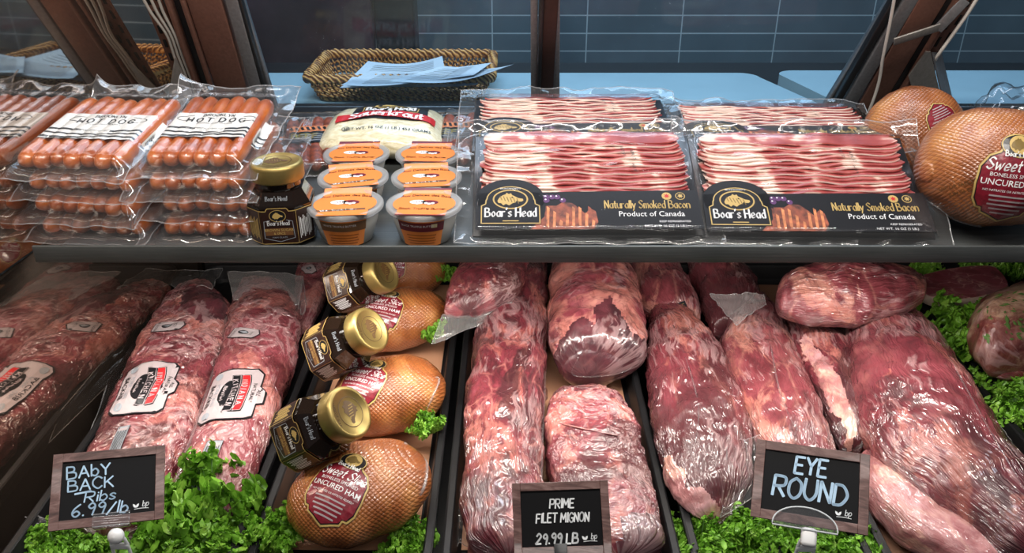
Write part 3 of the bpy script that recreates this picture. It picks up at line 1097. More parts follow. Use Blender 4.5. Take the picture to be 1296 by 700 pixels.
# mullion between the sliding windows
t = thing('window_mullion', 'dark bronze vertical mullion between the two sliding rear windows', 'mullion', T(on_slope(690, 140, .014)))
mb = MB(); slope_bar(mb, (688, 140), (696, -30), .026, .014, 0, .012); mb.build('bar', MT['bronze_dark'], t)
mb = MB(); slope_bar(mb, (681, 140), (687, -30), .006, .006, 0, .021); mb.build('gasket', MT['black'], t)

# left post beside the mirrored panel
t = thing('window_post', 'bronze window post with slotted shelf track, beside the mirrored end panel', 'post', T(on_slope(290, 140, .01)))
mb = MB(); slope_bar(mb, (304, 140), (252, -30), .047, .02, 0, .012); mb.build('face_plate', MT['bronze'], t)
mb = MB(); slope_bar(mb, (334, 140), (287, -30), .017, .018, 0, .012); mb.build('grey_trim', MT['grey_metal'], t)
mb = MB(); slope_bar(mb, (343, 140), (296, -30), .006, .014, 0, .012); mb.build('gasket', MT['black'], t)
mb = MB(); slope_bar(mb, (268, 140), (213, -30), .026, .02, 0, .006); mb.build('channel', MT['black'], t)
mb = MB(); slope_bar(mb, (278, 140), (222, -30), .006, .012, 0, .022); slope_bar(mb, (262, 140), (204, -30), .006, .02, 0, .022); mb.build('channel_lip', MT['bronze'], t)


def track(parent, a, b, wd, off, n, nm='slotted_track'):
    p0, p1 = on_slope(a[0], a[1], off), on_slope(b[0], b[1], off)
    mb = MB()
    mb.bar(p0, p1, (1, 0, 0), wd, .004)
    o = mb.build(nm, MT['bronze'], parent)
    ms = MB()
    d = (p1 - p0)
    for k in range(n):
        for s in (-1, 1):
            c = p0 + d * ((k + .5 + (.25 if s > 0 else 0)) / n) + Vector((s * wd * .24, 0, 0)) + SN * .0022
            ms.bar(c - d * (.28 / n), c + d * (.28 / n), (1, 0, 0), wd * .17, .0012, 0, .0003)
    ms.build('slot', MT['slot'], o)
    return o


track(t, (250, 140), (182, -30), .026, .018, 10)

# right post
t = thing('window_post', 'bronze window post with grey trim and slotted track, right of the sliding windows', 'post', T(on_slope(1085, 140, .01)))
mb = MB(); slope_bar(mb, (1059, 152), (1166, -30), .020, .018, 0, .012); mb.build('grey_trim', MT['grey_metal'], t)
mb = MB(); slope_bar(mb, (1044, 152), (1148, -30), .010, .014, 0, .012); mb.build('gasket', MT['black'], t)
mb = MB(); slope_bar(mb, (1086, 152), (1192, -30), .037, .02, 0, .012); mb.build('face_plate', MT['bronze'], t)
mb = MB(); slope_bar(mb, (1108, 152), (1219, -30), .020, .02, 0, .008); mb.build('channel', MT['black'], t)
mb = MB(); slope_bar(mb, (1114, 156), (1226, -30), .006, .02, 0, .018); mb.build('channel_lip', MT['bronze'], t)
track(t, (1127, 158), (1240, -30), .022, .014, 9)

# shelf brackets
def bracket(label, pts, th, nm='shelf_bracket'):
    P = [on_slope(*p) for p in pts]
    n = Vector((1, -.25, 0)).normalized() * (th / 2)
    V = [p - n for p in P] + [p + n for p in P]
    k = len(P)
    F = [tuple(range(k)), tuple(reversed(range(k, 2 * k)))] + [(a, (a + 1) % k, k + (a + 1) % k, k + a) for a in range(k)]
    o = mobj(nm, V, F, MT['bracket'], None, True, None, None, False)
    return setp(o, label, 'bracket')


bracket('thin pointed steel shelf bracket below the slotted track beside the mirrored panel', [(210, 150, .04), (222, 73, .03), (240, 112, .03), (246, 150, .03)], .003)
t = thing('shelf_bracket', 'wide folded steel bracket standing against the slotted track of the right post', 'bracket', T(on_slope(1180, 148, .02)))
V = [on_slope(1166, 154, .03), on_slope(1198, 154, .03), on_slope(1178, 66, .03), on_slope(1172, 66, .03), on_slope(1150, 97, .03)]
mb = MB()
mb.add(V + [v - SN * .003 for v in V], [(0, 1, 2, 3, 4), (9, 8, 7, 6, 5)] + [(a, (a + 1) % 5, 5 + (a + 1) % 5, 5 + a) for a in range(5)])
mb.build('web_plate', MT['bracket'], t, smooth=False)
V = [on_slope(1198, 154, .03), on_slope(1211, 154, .0), on_slope(1190, 66, .0), on_slope(1179, 66, .03)]
mb = MB()
mb.add(V + [v + Vector((.002, 0, 0)) for v in V], [(0, 1, 2, 3), (7, 6, 5, 4)] + [(a, (a + 1) % 4, 4 + (a + 1) % 4, 4 + a) for a in range(4)])
mb.build('side_flange', MT['grey_metal'], t, smooth=False)

# lever arm on the right post
t = thing('support_arm', 'flat grey steel arm jutting sideways from the track of the right post', 'arm', T(on_slope(1165, 40, .03)))
mb = MB(); mb.bar(on_slope(1131, 53, .040), on_slope(1190, 34, .034), SD, .013, .003); mb.build('blade', MT['bracket'], t)
mb = MB(); mb.bar(on_slope(1186, 38, .034), on_slope(1222, 0, .028), (1, -.3, .2), .014, .004); mb.build('mounting_strip', MT['grey_metal'], t)

# cables
def cable(label, pts, r, m):
    P = [tuple(on_slope(*p)) for p in pts]
    o = MB().tube(catmull(P, 8), r, 0, 8).build('cable', m)
    return setp(o, label, 'cable')


cable('white cable hanging down the face of the right window post', [(1135, -20, .026), (1128, 20, .027), (1118, 70, .028), (1112, 105, .026), (1102, 135, .026), (1092, 156, .02)], .0022, MT['cable_white'])
cable('white cable running down the right edge of the right post to the wide bracket', [(1248, -20, .03), (1226, 15, .03), (1205, 45, .03), (1190, 66, .03), (1182, 78, .025)], .0026, MT['cable_white'])
for k, (dx, lab) in enumerate(((0, 'grey cable nearest the slotted track in the left bundle of three cables'), (5, 'middle grey cable of the bundle in the left window post'), (10, 'grey cable nearest the mirrored panel in the left bundle of three cables'))):
    cable(lab, [(196 - dx * 2.2, -16, .028), (206 - dx * 1.6, 14, .03), (221 - dx, 44, .03), (231 - dx, 72, .028), (243 - dx, 105, .026), (252 - dx, 146, .02)], .0021, MT['cable_grey'])

# ------------------------------------------------------------------ behind the windows: counter boards, basket, papers, added dark blocks for window reflections
for i, (x0, x1, lab) in enumerate(((-0.62, 0.52, 'long pale blue work board behind the sliding windows, under the basket'), (0.545, 1.7, 'pale blue work board beyond the right window post'))):
    mb = MB()
    nC = 8
    yn, yf, rr = 1.40, 1.64, .035
    o = [(x0, yn), (x1, yn)]
    if i == 0:
        o = [(x0, yn), (x1 + .02, yn)] + [(x1 - rr + rr * math.cos(a) - .04, yf - rr + rr * math.sin(a)) for a in [PI / 2 * k / nC for k in range(nC + 1)]] + [(x0, yf)]
    else:
        o = [(x0 + .03, yn), (x1, yn), (x1, yf + .02)] + [(x0 + rr - rr * math.sin(a) - .02, yf + .02 - rr + rr * math.cos(a)) for a in [PI / 2 * k / nC for k in range(nC + 1)]]
    k = len(o)
    V = [(x, y, .965) for x, y in o] + [(x, y, 1.0) for x, y in o]
    F = [tuple(reversed(range(k))), tuple(range(k, 2 * k))] + [(a, (a + 1) % k, k + (a + 1) % k, k + a) for a in range(k)]
    setp(mobj('work_board', V, F, MT['board'], None, True, None, None, False), lab, 'board')
structure(MB().box((0.4, 1.62, 0.93), (2.6, 0.52, 0.07), 0, .003).build('trim_5', MT['black']))
structure(MB().box((0.4, 1.62, 0.445), (2.5, 0.46, 0.89), 0, .003).build('trim_6', MT['dark_post']))

zb = 1.0005
c = at(508, 98, 1.015)
t = thing('wicker_basket', 'shallow woven wicker basket behind the left sliding window, holding papers', 'basket', T((-0.195, 1.515, zb)))
def rrect(w_, d, z, r=.02, n=6):
    P = []
    for sx, sy, a0 in ((1, 1, 0), (-1, 1, 90), (-1, -1, 180), (1, -1, 270)):
        for k in range(n + 1):
            a = R(a0 + 90 * k / n)
            P.append(Vector((sx * (w_ / 2 - r) + r * math.cos(a), sy * (d / 2 - r) + r * math.sin(a), z)))
    return P
bx, by = .318, .20
M0 = T((-0.195, 1.515, zb))
P = rrect(bx, by, .043)
PP = []
for k in range(len(P)):
    a, b = P[k], P[(k + 1) % len(P)]
    n = max(1, int((b - a).length / .0035))
    PP += [a + (b - a) * j / n for j in range(n)]
rad = [.0085 + .0016 * math.sin(k * 1.7) for k in range(len(PP))]
MB().tube(PP, rad, 0, 10, True).build('rim', MT['wicker'], t, world=False)
P2 = rrect(bx - .03, by - .03, .008)
MB().add([p for p in P2] + [p - Vector((0, 0, .006)) for p in P2], [tuple(range(len(P2))), tuple(reversed(range(len(P2), 2 * len(P2))))] + [(a, len(P2) + a, len(P2) + (a + 1) % len(P2), (a + 1) % len(P2)) for a in range(len(P2))]).build('base', MT['wicker'], t, world=False, smooth=False)
mb = MB()
P3 = rrect(bx - .03, by - .03, .006)
for f in range(0, len(PP), 2):
    p = PP[f]
    q = Vector((p.x * (bx - .03) / bx, p.y * (by - .03) / by, .004))
    mb.tube([q, (p + q) / 2, p], .0016, 0, 5)
mb.build('woven_wall', MT['wicker'], t, world=False)
mb = MB()
for zz, s_ in ((.012, .92), (.020, .94), (.028, .965)):
    mb.tube([Vector((p.x * s_, p.y * s_, zz + .0015 * math.sin(i * .9))) for i, p in enumerate(PP)], .0022, 0, 6, True)
mb.build('weave_band', MT['wicker'], t, world=False)

# papers in the basket
def paper(label, pts, z0, bend, seed):
    A, B, C, D = [at(px, py, z0) for px, py in pts]
    def fn(u, v):
        p = (A * (1 - u) + B * u) * (1 - v) + (D * (1 - u) + C * u) * v
        return p + Vector((0, 0, bend * (u - .3) ** 2 * 2 + .002 * math.sin(u * 5 + seed)))
    mb = MB(); mb.grid(fn, 16, 8)
    b = MB(); b.grid(lambda u, v: fn(u, v) - Vector((0, 0, .0006)), 16, 8)
    n = len(mb.V)
    mb.add(b.V, [tuple(reversed(f)) for f in b.F])
    root = thing('paper_sheet', label, 'paper', T((A + C) / 2), 'papers in the basket')
    mb.build('sheet', MT['paper'], root)
    pr = MB()
    for k in range(9):
        v = .14 + k * .085
        n2 = 14
        V = [fn(.12 + .76 * j / n2, v + dv) + Vector((0, 0, .0006)) for j in range(n2 + 1) for dv in (0, .018)]
        pr.add(V, [(2 * j, 2 * j + 2, 2 * j + 3, 2 * j + 1) for j in range(n2)])
    pr.build('print', MT['ink_grey'], root)
paper('lowest sheet of paper in the wicker basket', [(430, 112), (604, 110), (612, 94), (462, 90)], 1.036, .006, 0)
paper('crumpled grey printed paper sticking up at the left of the basket pile', [(440, 106), (565, 106), (560, 80), (466, 80)], 1.046, .012, 2)
paper('wide printed sheet across the top of the basket pile', [(432, 108), (600, 106), (622, 90), (470, 90)], 1.053, .014, 4)
paper('topmost printed sheet with raised corner at the right of the basket', [(490, 106), (606, 104), (650, 88), (560, 86)], 1.060, .010, 1)

# dark blocks added for the blurred, people-like reflection in the left window
setp(MB().box((-0.86, 2.76, 1.1), (.86, .30, 2.2), 0, .01).build('reflection_block', MT['dark_reflection']), 'broad dark wine-coloured block added for the blurred reflection in the left window', 'reflection stand-in')
setp(MB().box((-0.365, 2.70, 1.1), (.125, .12, 2.2), 0, .01).build('reflection_strip', MT['dark_post']), 'narrow black block added for a dark reflection, in front of the tiles behind the basket', 'column')

# ------------------------------------------------------------------ the steel shelf
t = thing('steel_shelf', 'long brushed steel shelf with a raised front lip, carrying the packaged goods', 'shelf', T((0.29, 1.05, 0.99)))
MB().box((0.299, 1.047, Z_SHELF - 0.003), (1.618, 0.436, 0.006), 0, .001).build('deck', MT['steel'], t)
MB().box((0.29, 0.8265, 0.998), (1.638, 0.004, 0.0205), 0, .0012).build('front_lip', MT['steel'], t)
setp(MB().box((0.29, 0.8305, 0.9885), (1.638, 0.006, 0.002), 0, .0006).build('under_flange', MT['bracket'], t), 'bright lower edge of the shelf')
riser = setp(MB().box((0.225, 1.085, Z_SHELF + 0.0265), (0.41, 0.185, 0.052), 0, .004).build('display_riser', MT['deck']), 'low black display block under the rear bacon packs on the steel shelf', 'riser')

BOAR = [(-1, -.2), (-.86, .25), (-.6, .62), (-.35, .78), (-.30, 1.0), (-.12, .8), (.05, .92), (.12, .66), (.38, .42), (.62, .20), (.95, .10), (1.0, -.14), (.86, -.30), (.60, -.30), (.48, -.16), (.40, -.40), (.15, -.55), (-.1, -.85), (-.35, -.62), (-.55, -.86), (-.72, -.52), (-.92, -.5)]


def boar_badge(p, cx, cy, s, black=0, gold=1, white=2, dk=3, rot=0.0, L=1, name=True):
    """oval medallion with a boar's head and the name under it; s = half width of the whole badge"""
    c, q = math.cos(rot), math.sin(rot)
    def tr(x, y): return (cx + (x * c - y * q) * s, cy + (x * q + y * c) * s)
    arch = [(-1.0, -.78)] + [(1.0, -.78)] + [(1.0, .02), (.86, .10), (.84, .30)] + [(.82 * math.cos(a), .30 + .62 * math.sin(a)) for a in [PI * k / 14 for k in range(15)]] + [(-.84, .30), (-.86, .10), (-1.0, .02)]
    p.poly([tr(*a) for a in arch], black, L)
    p.line([tr(a[0] * .95, a[1] * .93) for a in arch], .035 * s, gold, L + 1, closed=True)
    ring = [(.56 * math.cos(a), .30 + .40 * math.sin(a)) for a in [2 * PI * k / 28 for k in range(28)]]
    p.line([tr(*a) for a in ring], .05 * s, gold, L + 1, closed=True)
    p.poly([tr(.43 * x, .29 + .30 * y) for x, y in BOAR], gold, L + 1)
    for k in range(6):
        p.line([tr(-.34 + .11 * k, .44 - .02 * k), tr(-.28 + .11 * k, .26 - .03 * k)], .028 * s, dk, L + 2)
    p.oval(*tr(.06, .38), .03 * s, .03 * s, black, L + 2, 8)
    if name:
        p.hand("Boar's Head", *tr(0, -.45), .37 * s, white, .15, L + 2, nib=R(40), center=True, rot=rot, gap=.20, wsc=.74)
        p.line([tr(-.25, -.63), tr(.25, -.63)], .035 * s, gold, L + 2)


# ------------------------------------------------------------------ hot dog packs
def capsule(mb, a, b, r, bend=0.0, n=12, i=0, seed=0):
    a, b = Vector(a), Vector(b)
    N = 14
    pts, rr = [], []
    L = (b - a).length
    for k in range(N + 1):
        u = k / N
        uu = .5 - .5 * math.cos(PI * u)
        p = a.lerp(b, uu) + Vector((bend * math.sin(PI * uu), 0, 0))
        e = min(uu, 1 - uu) * L
        er = r * 1.7
        q = 1.0 if e > er else math.sqrt(max(0.02, 1 - (1 - e / er) ** 2))
        pts.append(p); rr.append(r * q * (1 + .05 * nz((k * .3, seed, 0), 1.0)))
    mb.tube(pts, rr, i, n)


def ss(a, b, x):
    t = min(1, max(0, (x - a) / (b - a)))
    return t * t * (3 - 2 * t)


def sausage_pack(name, label, cat, M, group, n=7, r=.0108, L=.165, flare=0.0, corner=0.0, seed=0, dogm=None, style='hot', full=True, mx=.020, mfront=.022, mback=.035, showlab=True):
    root = thing(name, label, cat, M, group)
    rnd = random.Random(seed)
    sp = r * 1.60
    W = n * sp
    for k in range(n):
        x = -W / 2 + sp * (k + .5)
        y0 = rnd.uniform(-.004, .004)
        mb = MB()
        capsule(mb, (x, y0, r), (x + rnd.uniform(-.002, .002), L + rnd.uniform(-.008, .004), r), r, rnd.uniform(-.002, .002), 12, 0, seed + k)
        mb.build('sausage', dogm or MT['dog'], root, world=False)
    top = 2 * r

    def env(x):
        q = ((x + W / 2) / sp) % 1.0
        inside = 1 - ss(W / 2 - r * .6, W / 2 + r * .2, abs(x))
        return (r + r * math.sqrt(max(0, 1 - min(1, abs(q - .5) * 1.55) ** 2)) * 1.0) * inside + r * .9 * (1 - inside)

    if showlab:
        p = Print()
        lw = W / 2 + .013
        y0, y1 = (L * .24, L * .62) if style == 'hot' else (L * .36, L * .70)
        p.poly([(-lw, y0), (lw, y0), (lw, y1), (-lw, y1)], 0, 0)
        if style == 'hot':
            cx = 0.004
            p.hand('BROOKLYN', cx, y1 - .0105, .0062, 1, .17, 1, center=True, arc=.0015, gap=.22)
            p.hand('HOT DOG', cx, y1 - .0245, .0105, 1, .19, 1, center=True, gap=.45, wsc=1.05)
            oo = []
            for k in range(33):
                a = 2 * PI * k / 32
                oo.append((cx + .047 * math.copysign(abs(math.cos(a)) ** .5, math.cos(a)) , y1 - .0150 + .0062 * math.sin(a) * (1 + .3 * abs(math.cos(a)))))
            p.line(oo[0:7], .0011, 1, 1); p.line(oo[10:23], .0011, 1, 1); p.line(oo[26:], .0011, 1, 1)
            p.font('SMOKED BEEF FRANKS', cx, y1 - .0295, .0030, 1, 1)
            for k, (yy, th) in enumerate(((y0 + .0215, .0042), (y0 + .0125, .0035), (y0 + .0045, .0042))):
                pts = [(-lw + 2 * lw * j / 20, yy + .0022 * math.sin(j * .42 + k)) for j in range(21)]
                for j in range(20):
                    a, b = pts[j], pts[j + 1]
                    p.poly([(a[0], a[1] - th / 2), (b[0], b[1] - th / 2), (b[0], b[1] + th / 2), (a[0], a[1] + th / 2)], 1, 1)
            p.rect(.004, y0 + .0165, .034, .0085, 0, 2)
            p.font('KEEP REFRIGERATED', .004, y0 + .0178, .0024, 1, 3)
            p.font('NET WT 16 OZ', .004, y0 + .0135, .0024, 1, 3)
            for k in range(3):
                p.font('BEEF  WATER  SALT  SPICES  PAPRIKA', -.004, (y0 + .0215, y0 + .0125, y0 + .0045)[k] - .001, .0018, 0, 2)
            mats = [MT['label_white'], MT['ink']]
        else:
            p.poly([(-lw, y1 - .017), (lw, y1 - .017), (lw, y1), (-lw, y1)], 2, 1)
            for k in range(16):
                p.rect(-lw + .004 + k * .0078, y1 - .008, .004, .010, 0, 2, .3)
            for k in range(4):
                p.rect(0.0, y0 + .006 + k * .006, lw * 1.6, .0020, 3, 2)
            p.hand('BEEF', -.034, y0 + .012, .014, 4, .2, 3)
            mats = [MT['label_black'], MT['ink'], MT['crisp_light'], MT['ink_grey'], MT['lid_gold']]
        lay_h = lambda x, y, h: Vector((x, y, env(max(-lw, min(lw, x))) * .25 + (top) * .75 * (1 - ss(W / 2 - r * .6, W / 2 + .009, abs(x))) + r * .30 * ss(W / 2 - r * .6, W / 2 + .009, abs(x)) + .0008 + h))
        p.lay('label', mats, root, lay_h, step=.0042, world=False)
        # side of the wrap-round label with its bar code
        if style == 'hot':
            q = Print()
            q.poly([(0, 0), (.034, 0), (.034, .013), (0, .013)], 0, 0)
            for k in range(15): q.rect(.006 + k * .0016, .0065, .0005 + .0006 * (k % 3 == 0), .009, 1, 1)
            q.lay('label_side', [MT['label_white'], MT['ink']], root, lambda x, y, h: Vector((W / 2 + .0045 + h - (y - .0065) ** 2 * 20, y0 + .004 + x, .003 + y)), world=False)

    hx = W / 2 + mx
    ya, yb = -mfront, L + mback

    def sheet(sgn):
        def fn(u, v):
            x = -hx + 2 * hx * u
            y = ya + (yb - ya) * v
            dx = max(0, abs(x) - W / 2 + r * .3); dy = max(0, -y, y - L)
            d = math.hypot(dx, dy)
            f = 1 - ss(0, .013, d)
            wv = (nz((x, y, seed), 38, seed) * .0042 + nz((x, y, seed), 90, seed) * .0018) * ss(.002, .02, d)
            mid = r * .75 + wv
            if dy > 0 and y < 0: mid -= .25 * (-y) + 0.0
            z = mid + (env(x) * .35 + top * .65 + .0016 - mid) * f if sgn > 0 else mid - (mid + .0002) * f - .0003
            if y > L:
                k = ss(0, mback, y - L)
                z += flare * k * (.6 + .5 * nz((x * 1.4, 0, seed), 22, seed)) + corner * k * max(0, (-x / hx)) ** 6
            if f > .5: z += .0007 * nz((x, y, seed + 3), 120, seed)
            if sgn < 0 and f > .3: z = max(z, -.0002)
            return Vector((x, y, z))
        return fn
    mb = MB(); mb.grid(sheet(1), 46, 52)
    mb2 = MB(); mb2.grid(sheet(-1), 30, 34)
    for j, f_ in enumerate(mb.F):
        q_ = sum((mb.V[i_] for i_ in f_), Vector()) / 4
        if abs(q_.x) > W / 2 + .001 or q_.y < -.003 or q_.y > L + .003: mb.I[j] = 1
    mb.build('bag', [FILM, FILM_FIN], root, world=False)
    mb2.build('bag_back', FILM, root, world=False)
    # sealed seam running round the bag
    per = []
    f = sheet(1)
    for k in range(40): per.append(f(k / 40, 0))
    for k in range(40): per.append(f(1, k / 40))
    for k in range(40): per.append(f(1 - k / 40, 1))
    for k in range(40): per.append(f(0, 1 - k / 40))
    MB().tube(per, .0007, 0, 5, True).build('seam', FILM_MILK, root, world=False)
    return root


def pack_M(x, y, z, tilt, yaw=0.0):
    return T((x, y, z)) @ Matrix.Rotation(R(yaw), 4, 'Z') @ Matrix.Rotation(R(tilt), 4, 'X')


ords = ['lowest', 'second from the bottom', 'second from the top', 'topmost']
for k in range(4):
    lab = 'clear pack of orange frankfurters, %s of the stack touching the mirrored panel' % ords[k]
    if k == 3: lab = 'clear pack of orange frankfurters with white label, topping the stack by the mirrored panel'
    sausage_pack('hot_dog_pack', lab, 'hot dog pack',
                 pack_M(-.485 + (.004, .002, .003, 0)[k], .862 + (.006, -.002, .004, 0)[k], Z_SHELF + .001 + k * .0268, 3.5 + k * 1.4, (-4, -5, -4.5, -5)[k]), 'hot dog packs on the shelf',
                 L=.17, flare=(.0, .0, .0, .014)[k], corner=(0, 0, 0, .024)[k], seed=k + 1, mx=.010, full=(k == 3), showlab=(k == 3))
for k in range(4):
    lab = 'clear pack of orange frankfurters, %s of the stack beside the upright jar' % ords[k]
    if k == 3: lab = 'clear pack of orange frankfurters with white label, topping the stack by the upright jar'
    sausage_pack('hot_dog_pack', lab, 'hot dog pack',
                 pack_M(-.351 + (.004, .006, -.002, 0)[k], .866 + (-.004, .003, -.003, 0)[k], Z_SHELF + .001 + k * .0272, 3.5 + k * 1.5, (-1, 0, -2, -1)[k]), 'hot dog packs on the shelf',
                 n=6, L=.165, flare=(.0, .0, .0, .012)[k], corner=(0, 0, 0, .020)[k], seed=k + 11, mx=.024, showlab=(k == 3))
# dark labelled sausage packs half hidden by the sauerkraut bag
for k, (x, y, lab) in enumerate(((-.262, 1.085, 'dark labelled sausage pack between the hot dogs and the sauerkraut bag'), (-.098, 1.075, 'dark labelled sausage pack behind the butter tubs, right of the sauerkraut bag'))):
    sausage_pack('sausage_pack', lab, 'sausage pack', pack_M(x + (-.004, .012)[k], y - (.015, -.012)[k], Z_SHELF + .002, 9, (10, -4)[k]), 'dark labelled sausage packs', n=(5, 3)[k], r=.0105, L=.15, seed=31 + k, style='dark', mx=.008, dogm=MT['crisp'], mback=.012, mfront=.012)


# ------------------------------------------------------------------ glaze jars
def jar(label, M):
    root = thing('glaze_jar', label, 'jar', M, 'jars of dark glaze')
    def octo(hw, ch, z): return [Vector((x, y, z)) for x, y in ((-hw + ch, -hw), (hw - ch, -hw), (hw, -hw + ch), (hw, hw - ch), (hw - ch, hw), (-hw + ch, hw), (-hw, hw - ch), (-hw, -hw + ch))]
    prof = [(.0290, .0130, 0.0), (.0325, .0145, .0015), (.0345, .0155, .005), (.0345, .0155, .047), (.0338, .0152, .0495), (.0265, .0125, .0625)]
    V, F = [], []
    for hw, ch, z in prof: V += octo(hw, ch, z)
    for k in range(len(prof) - 1):
        for j in range(8):
            F.append((k * 8 + j, k * 8 + (j + 1) % 8, (k + 1) * 8 + (j + 1) % 8, (k + 1) * 8 + j))
    F.append(tuple(reversed(range(8))))
    F.append(tuple(range((len(prof) - 1) * 8, len(prof) * 8)))
    mobj('glass_body', V, F, MT['jar_dark'], root, False, None, None, False)
    mb = MB(); mb.lathe([(.0235, .060), (.0250, .064), (.0238, .068), (.0250, .071), (.024, .074)], 32)
    mb.build('neck', MT['jar_dark'], root, world=False)
    # glass panel highlights on the shoulder: a raised brand plate
    lid = MB().lathe([(.0262, .0705), (.0288, .0712), (.0294, .073), (.0294, .0865), (.0285, .0895), (.0262, .0908), (.0240, .0906), (.0236, .0900), (0.0, .0900)], 40).build('lid', MT['lid_gold'], root, world=False)
    p = Print()
    p.line([(.0165 * math.cos(2 * PI * k / 32), .0165 * math.sin(2 * PI * k / 32)) for k in range(32)], .0008, 0, 0, closed=True)
    p.poly([(.0130 * x, .0112 * y) for x, y in BOAR], 0, 0)
    for k in range(5): p.line([(-.008 + k * .003, .005 - k * .0006), (-.0065 + k * .003, -.001 - k * .0008)], .0008, 1, 1)
    p.hand('BARBECUE GLAZE', .0, -.0215, .0026, 0, .16, 0, center=True, gap=.25)
    p.lay('lid_stamp', [MT['lid_stamp'], MT['lid_gold']], lid, lambda x, y, h: Vector((x, y, .0900 + h)), world=False, off=.0003)
    # label round three faces
    hw, ch = .0345, .0155
    fl = (hw - ch)                       # half width of the front face
    d = ch * math.sqrt(2)                # diagonal facet

    def wrap(x, y, h):
        e = .0005 + h
        s = 1 if x >= 0 else -1
        a = abs(x)
        if a <= fl: return Vector((x, -hw - e, y))
        if a <= fl + d:
            q = (a - fl) / math.sqrt(2)
            return Vector((s * (fl + q + e * .7), -hw + q - e * .7, y))
        q = a - fl - d
        return Vector((s * (hw + e), -hw + ch + q, y))
    p = Print()
    xs = fl + d + .030
    top = [(xs, .045), (fl + .002, .045)] + [(.0125 * math.cos(a), .0445 + .0060 * math.sin(a)) for a in [PI * k / 10 for k in range(11)]] + [(-fl - .002, .045), (-xs, .045)]
    p.poly([(-xs, .004), (xs, .004)] + [(x, min(y, .0485)) for x, y in top], 0, 0)
    p.line([(x * .995, min(y, .0480) - .0006) for x, y in top], .0009, 1, 1)
    p.line([(-xs, .0052), (xs, .0052)], .0007, 1, 1)
    p.line([(-fl - .0005, .0052), (-fl - .0005, .044)], .0005, 1, 1); p.line([(fl + .0005, .0052), (fl + .0005, .044)], .0005, 1, 1)
    p.line([(-.0155, .032), (-.0165, .012), (0, .0075), (.0165, .012), (.0155, .032), (.009, .0335)], .0007, 4, 1)
    p.line([(-.0155, .032), (-.009, .0335)], .0007, 4, 1)
    p.oval(0, .0385, .0088, .0068, 5, 1)
    p.line([(.0088 * math.cos(2 * PI * k / 24), .0385 + .0068 * math.sin(2 * PI * k / 24)) for k in range(24)], .0006, 1, 2, closed=True)
    p.poly([(.0058 * x, .0385 + .0045 * y) for x, y in BOAR], 1, 2)
    p.hand("Boar's Head", 0, .0275, .0052, 2, .17, 2, nib=R(40), center=True, wsc=.8)
    p.rect(0, .0195, .0300, .0085, 3, 1)
    p.font('BROWN SUGAR', 0, .0203, .0032, 1, 2)
    p.font('& SPICE', 0, .0162, .0028, 1, 2)
    p.font('HAM GLAZE', 0, .0118, .0022, 4, 2)
    for s in (1, -1):
        for k in range(7):
            p.rect(s * (fl + d + .012), .038 - k * .0048, .018, .0016, 2, 1)
        for k in range(9):
            p.rect(s * (fl + .004 + k * .0019), .023, .0008 + .0005 * (k % 2), .026 - .004 * (k % 3), 2 if s > 0 else 1, 1)
    p.lay('label', [MT['brown_label'], MT['gold'], MT['print_white'], MT['brown_print'], MT['ink_grey'], MT['label_black']], root, wrap, step=.0035, world=False, off=.0003)
    # moulded brand on the shoulder
    q = Print()
    q.hand("Boar's Head", 0, -.0018, .0048, 0, .15, 0, center=True, wsc=.85)
    q.lay('shoulder_lettering', [MT['ink_grey']], root, lambda x, y, h: Vector((x, -.0302 + y * .49, .0560 + y * .87 + h)) , world=False, off=.0003)
    return root


jar('dark glaze jar with gold lid standing upright on the shelf beside the butter tubs', T((-.262, .876, Z_SHELF + .0008)) @ Matrix.Rotation(R(6), 4, 'Z'))


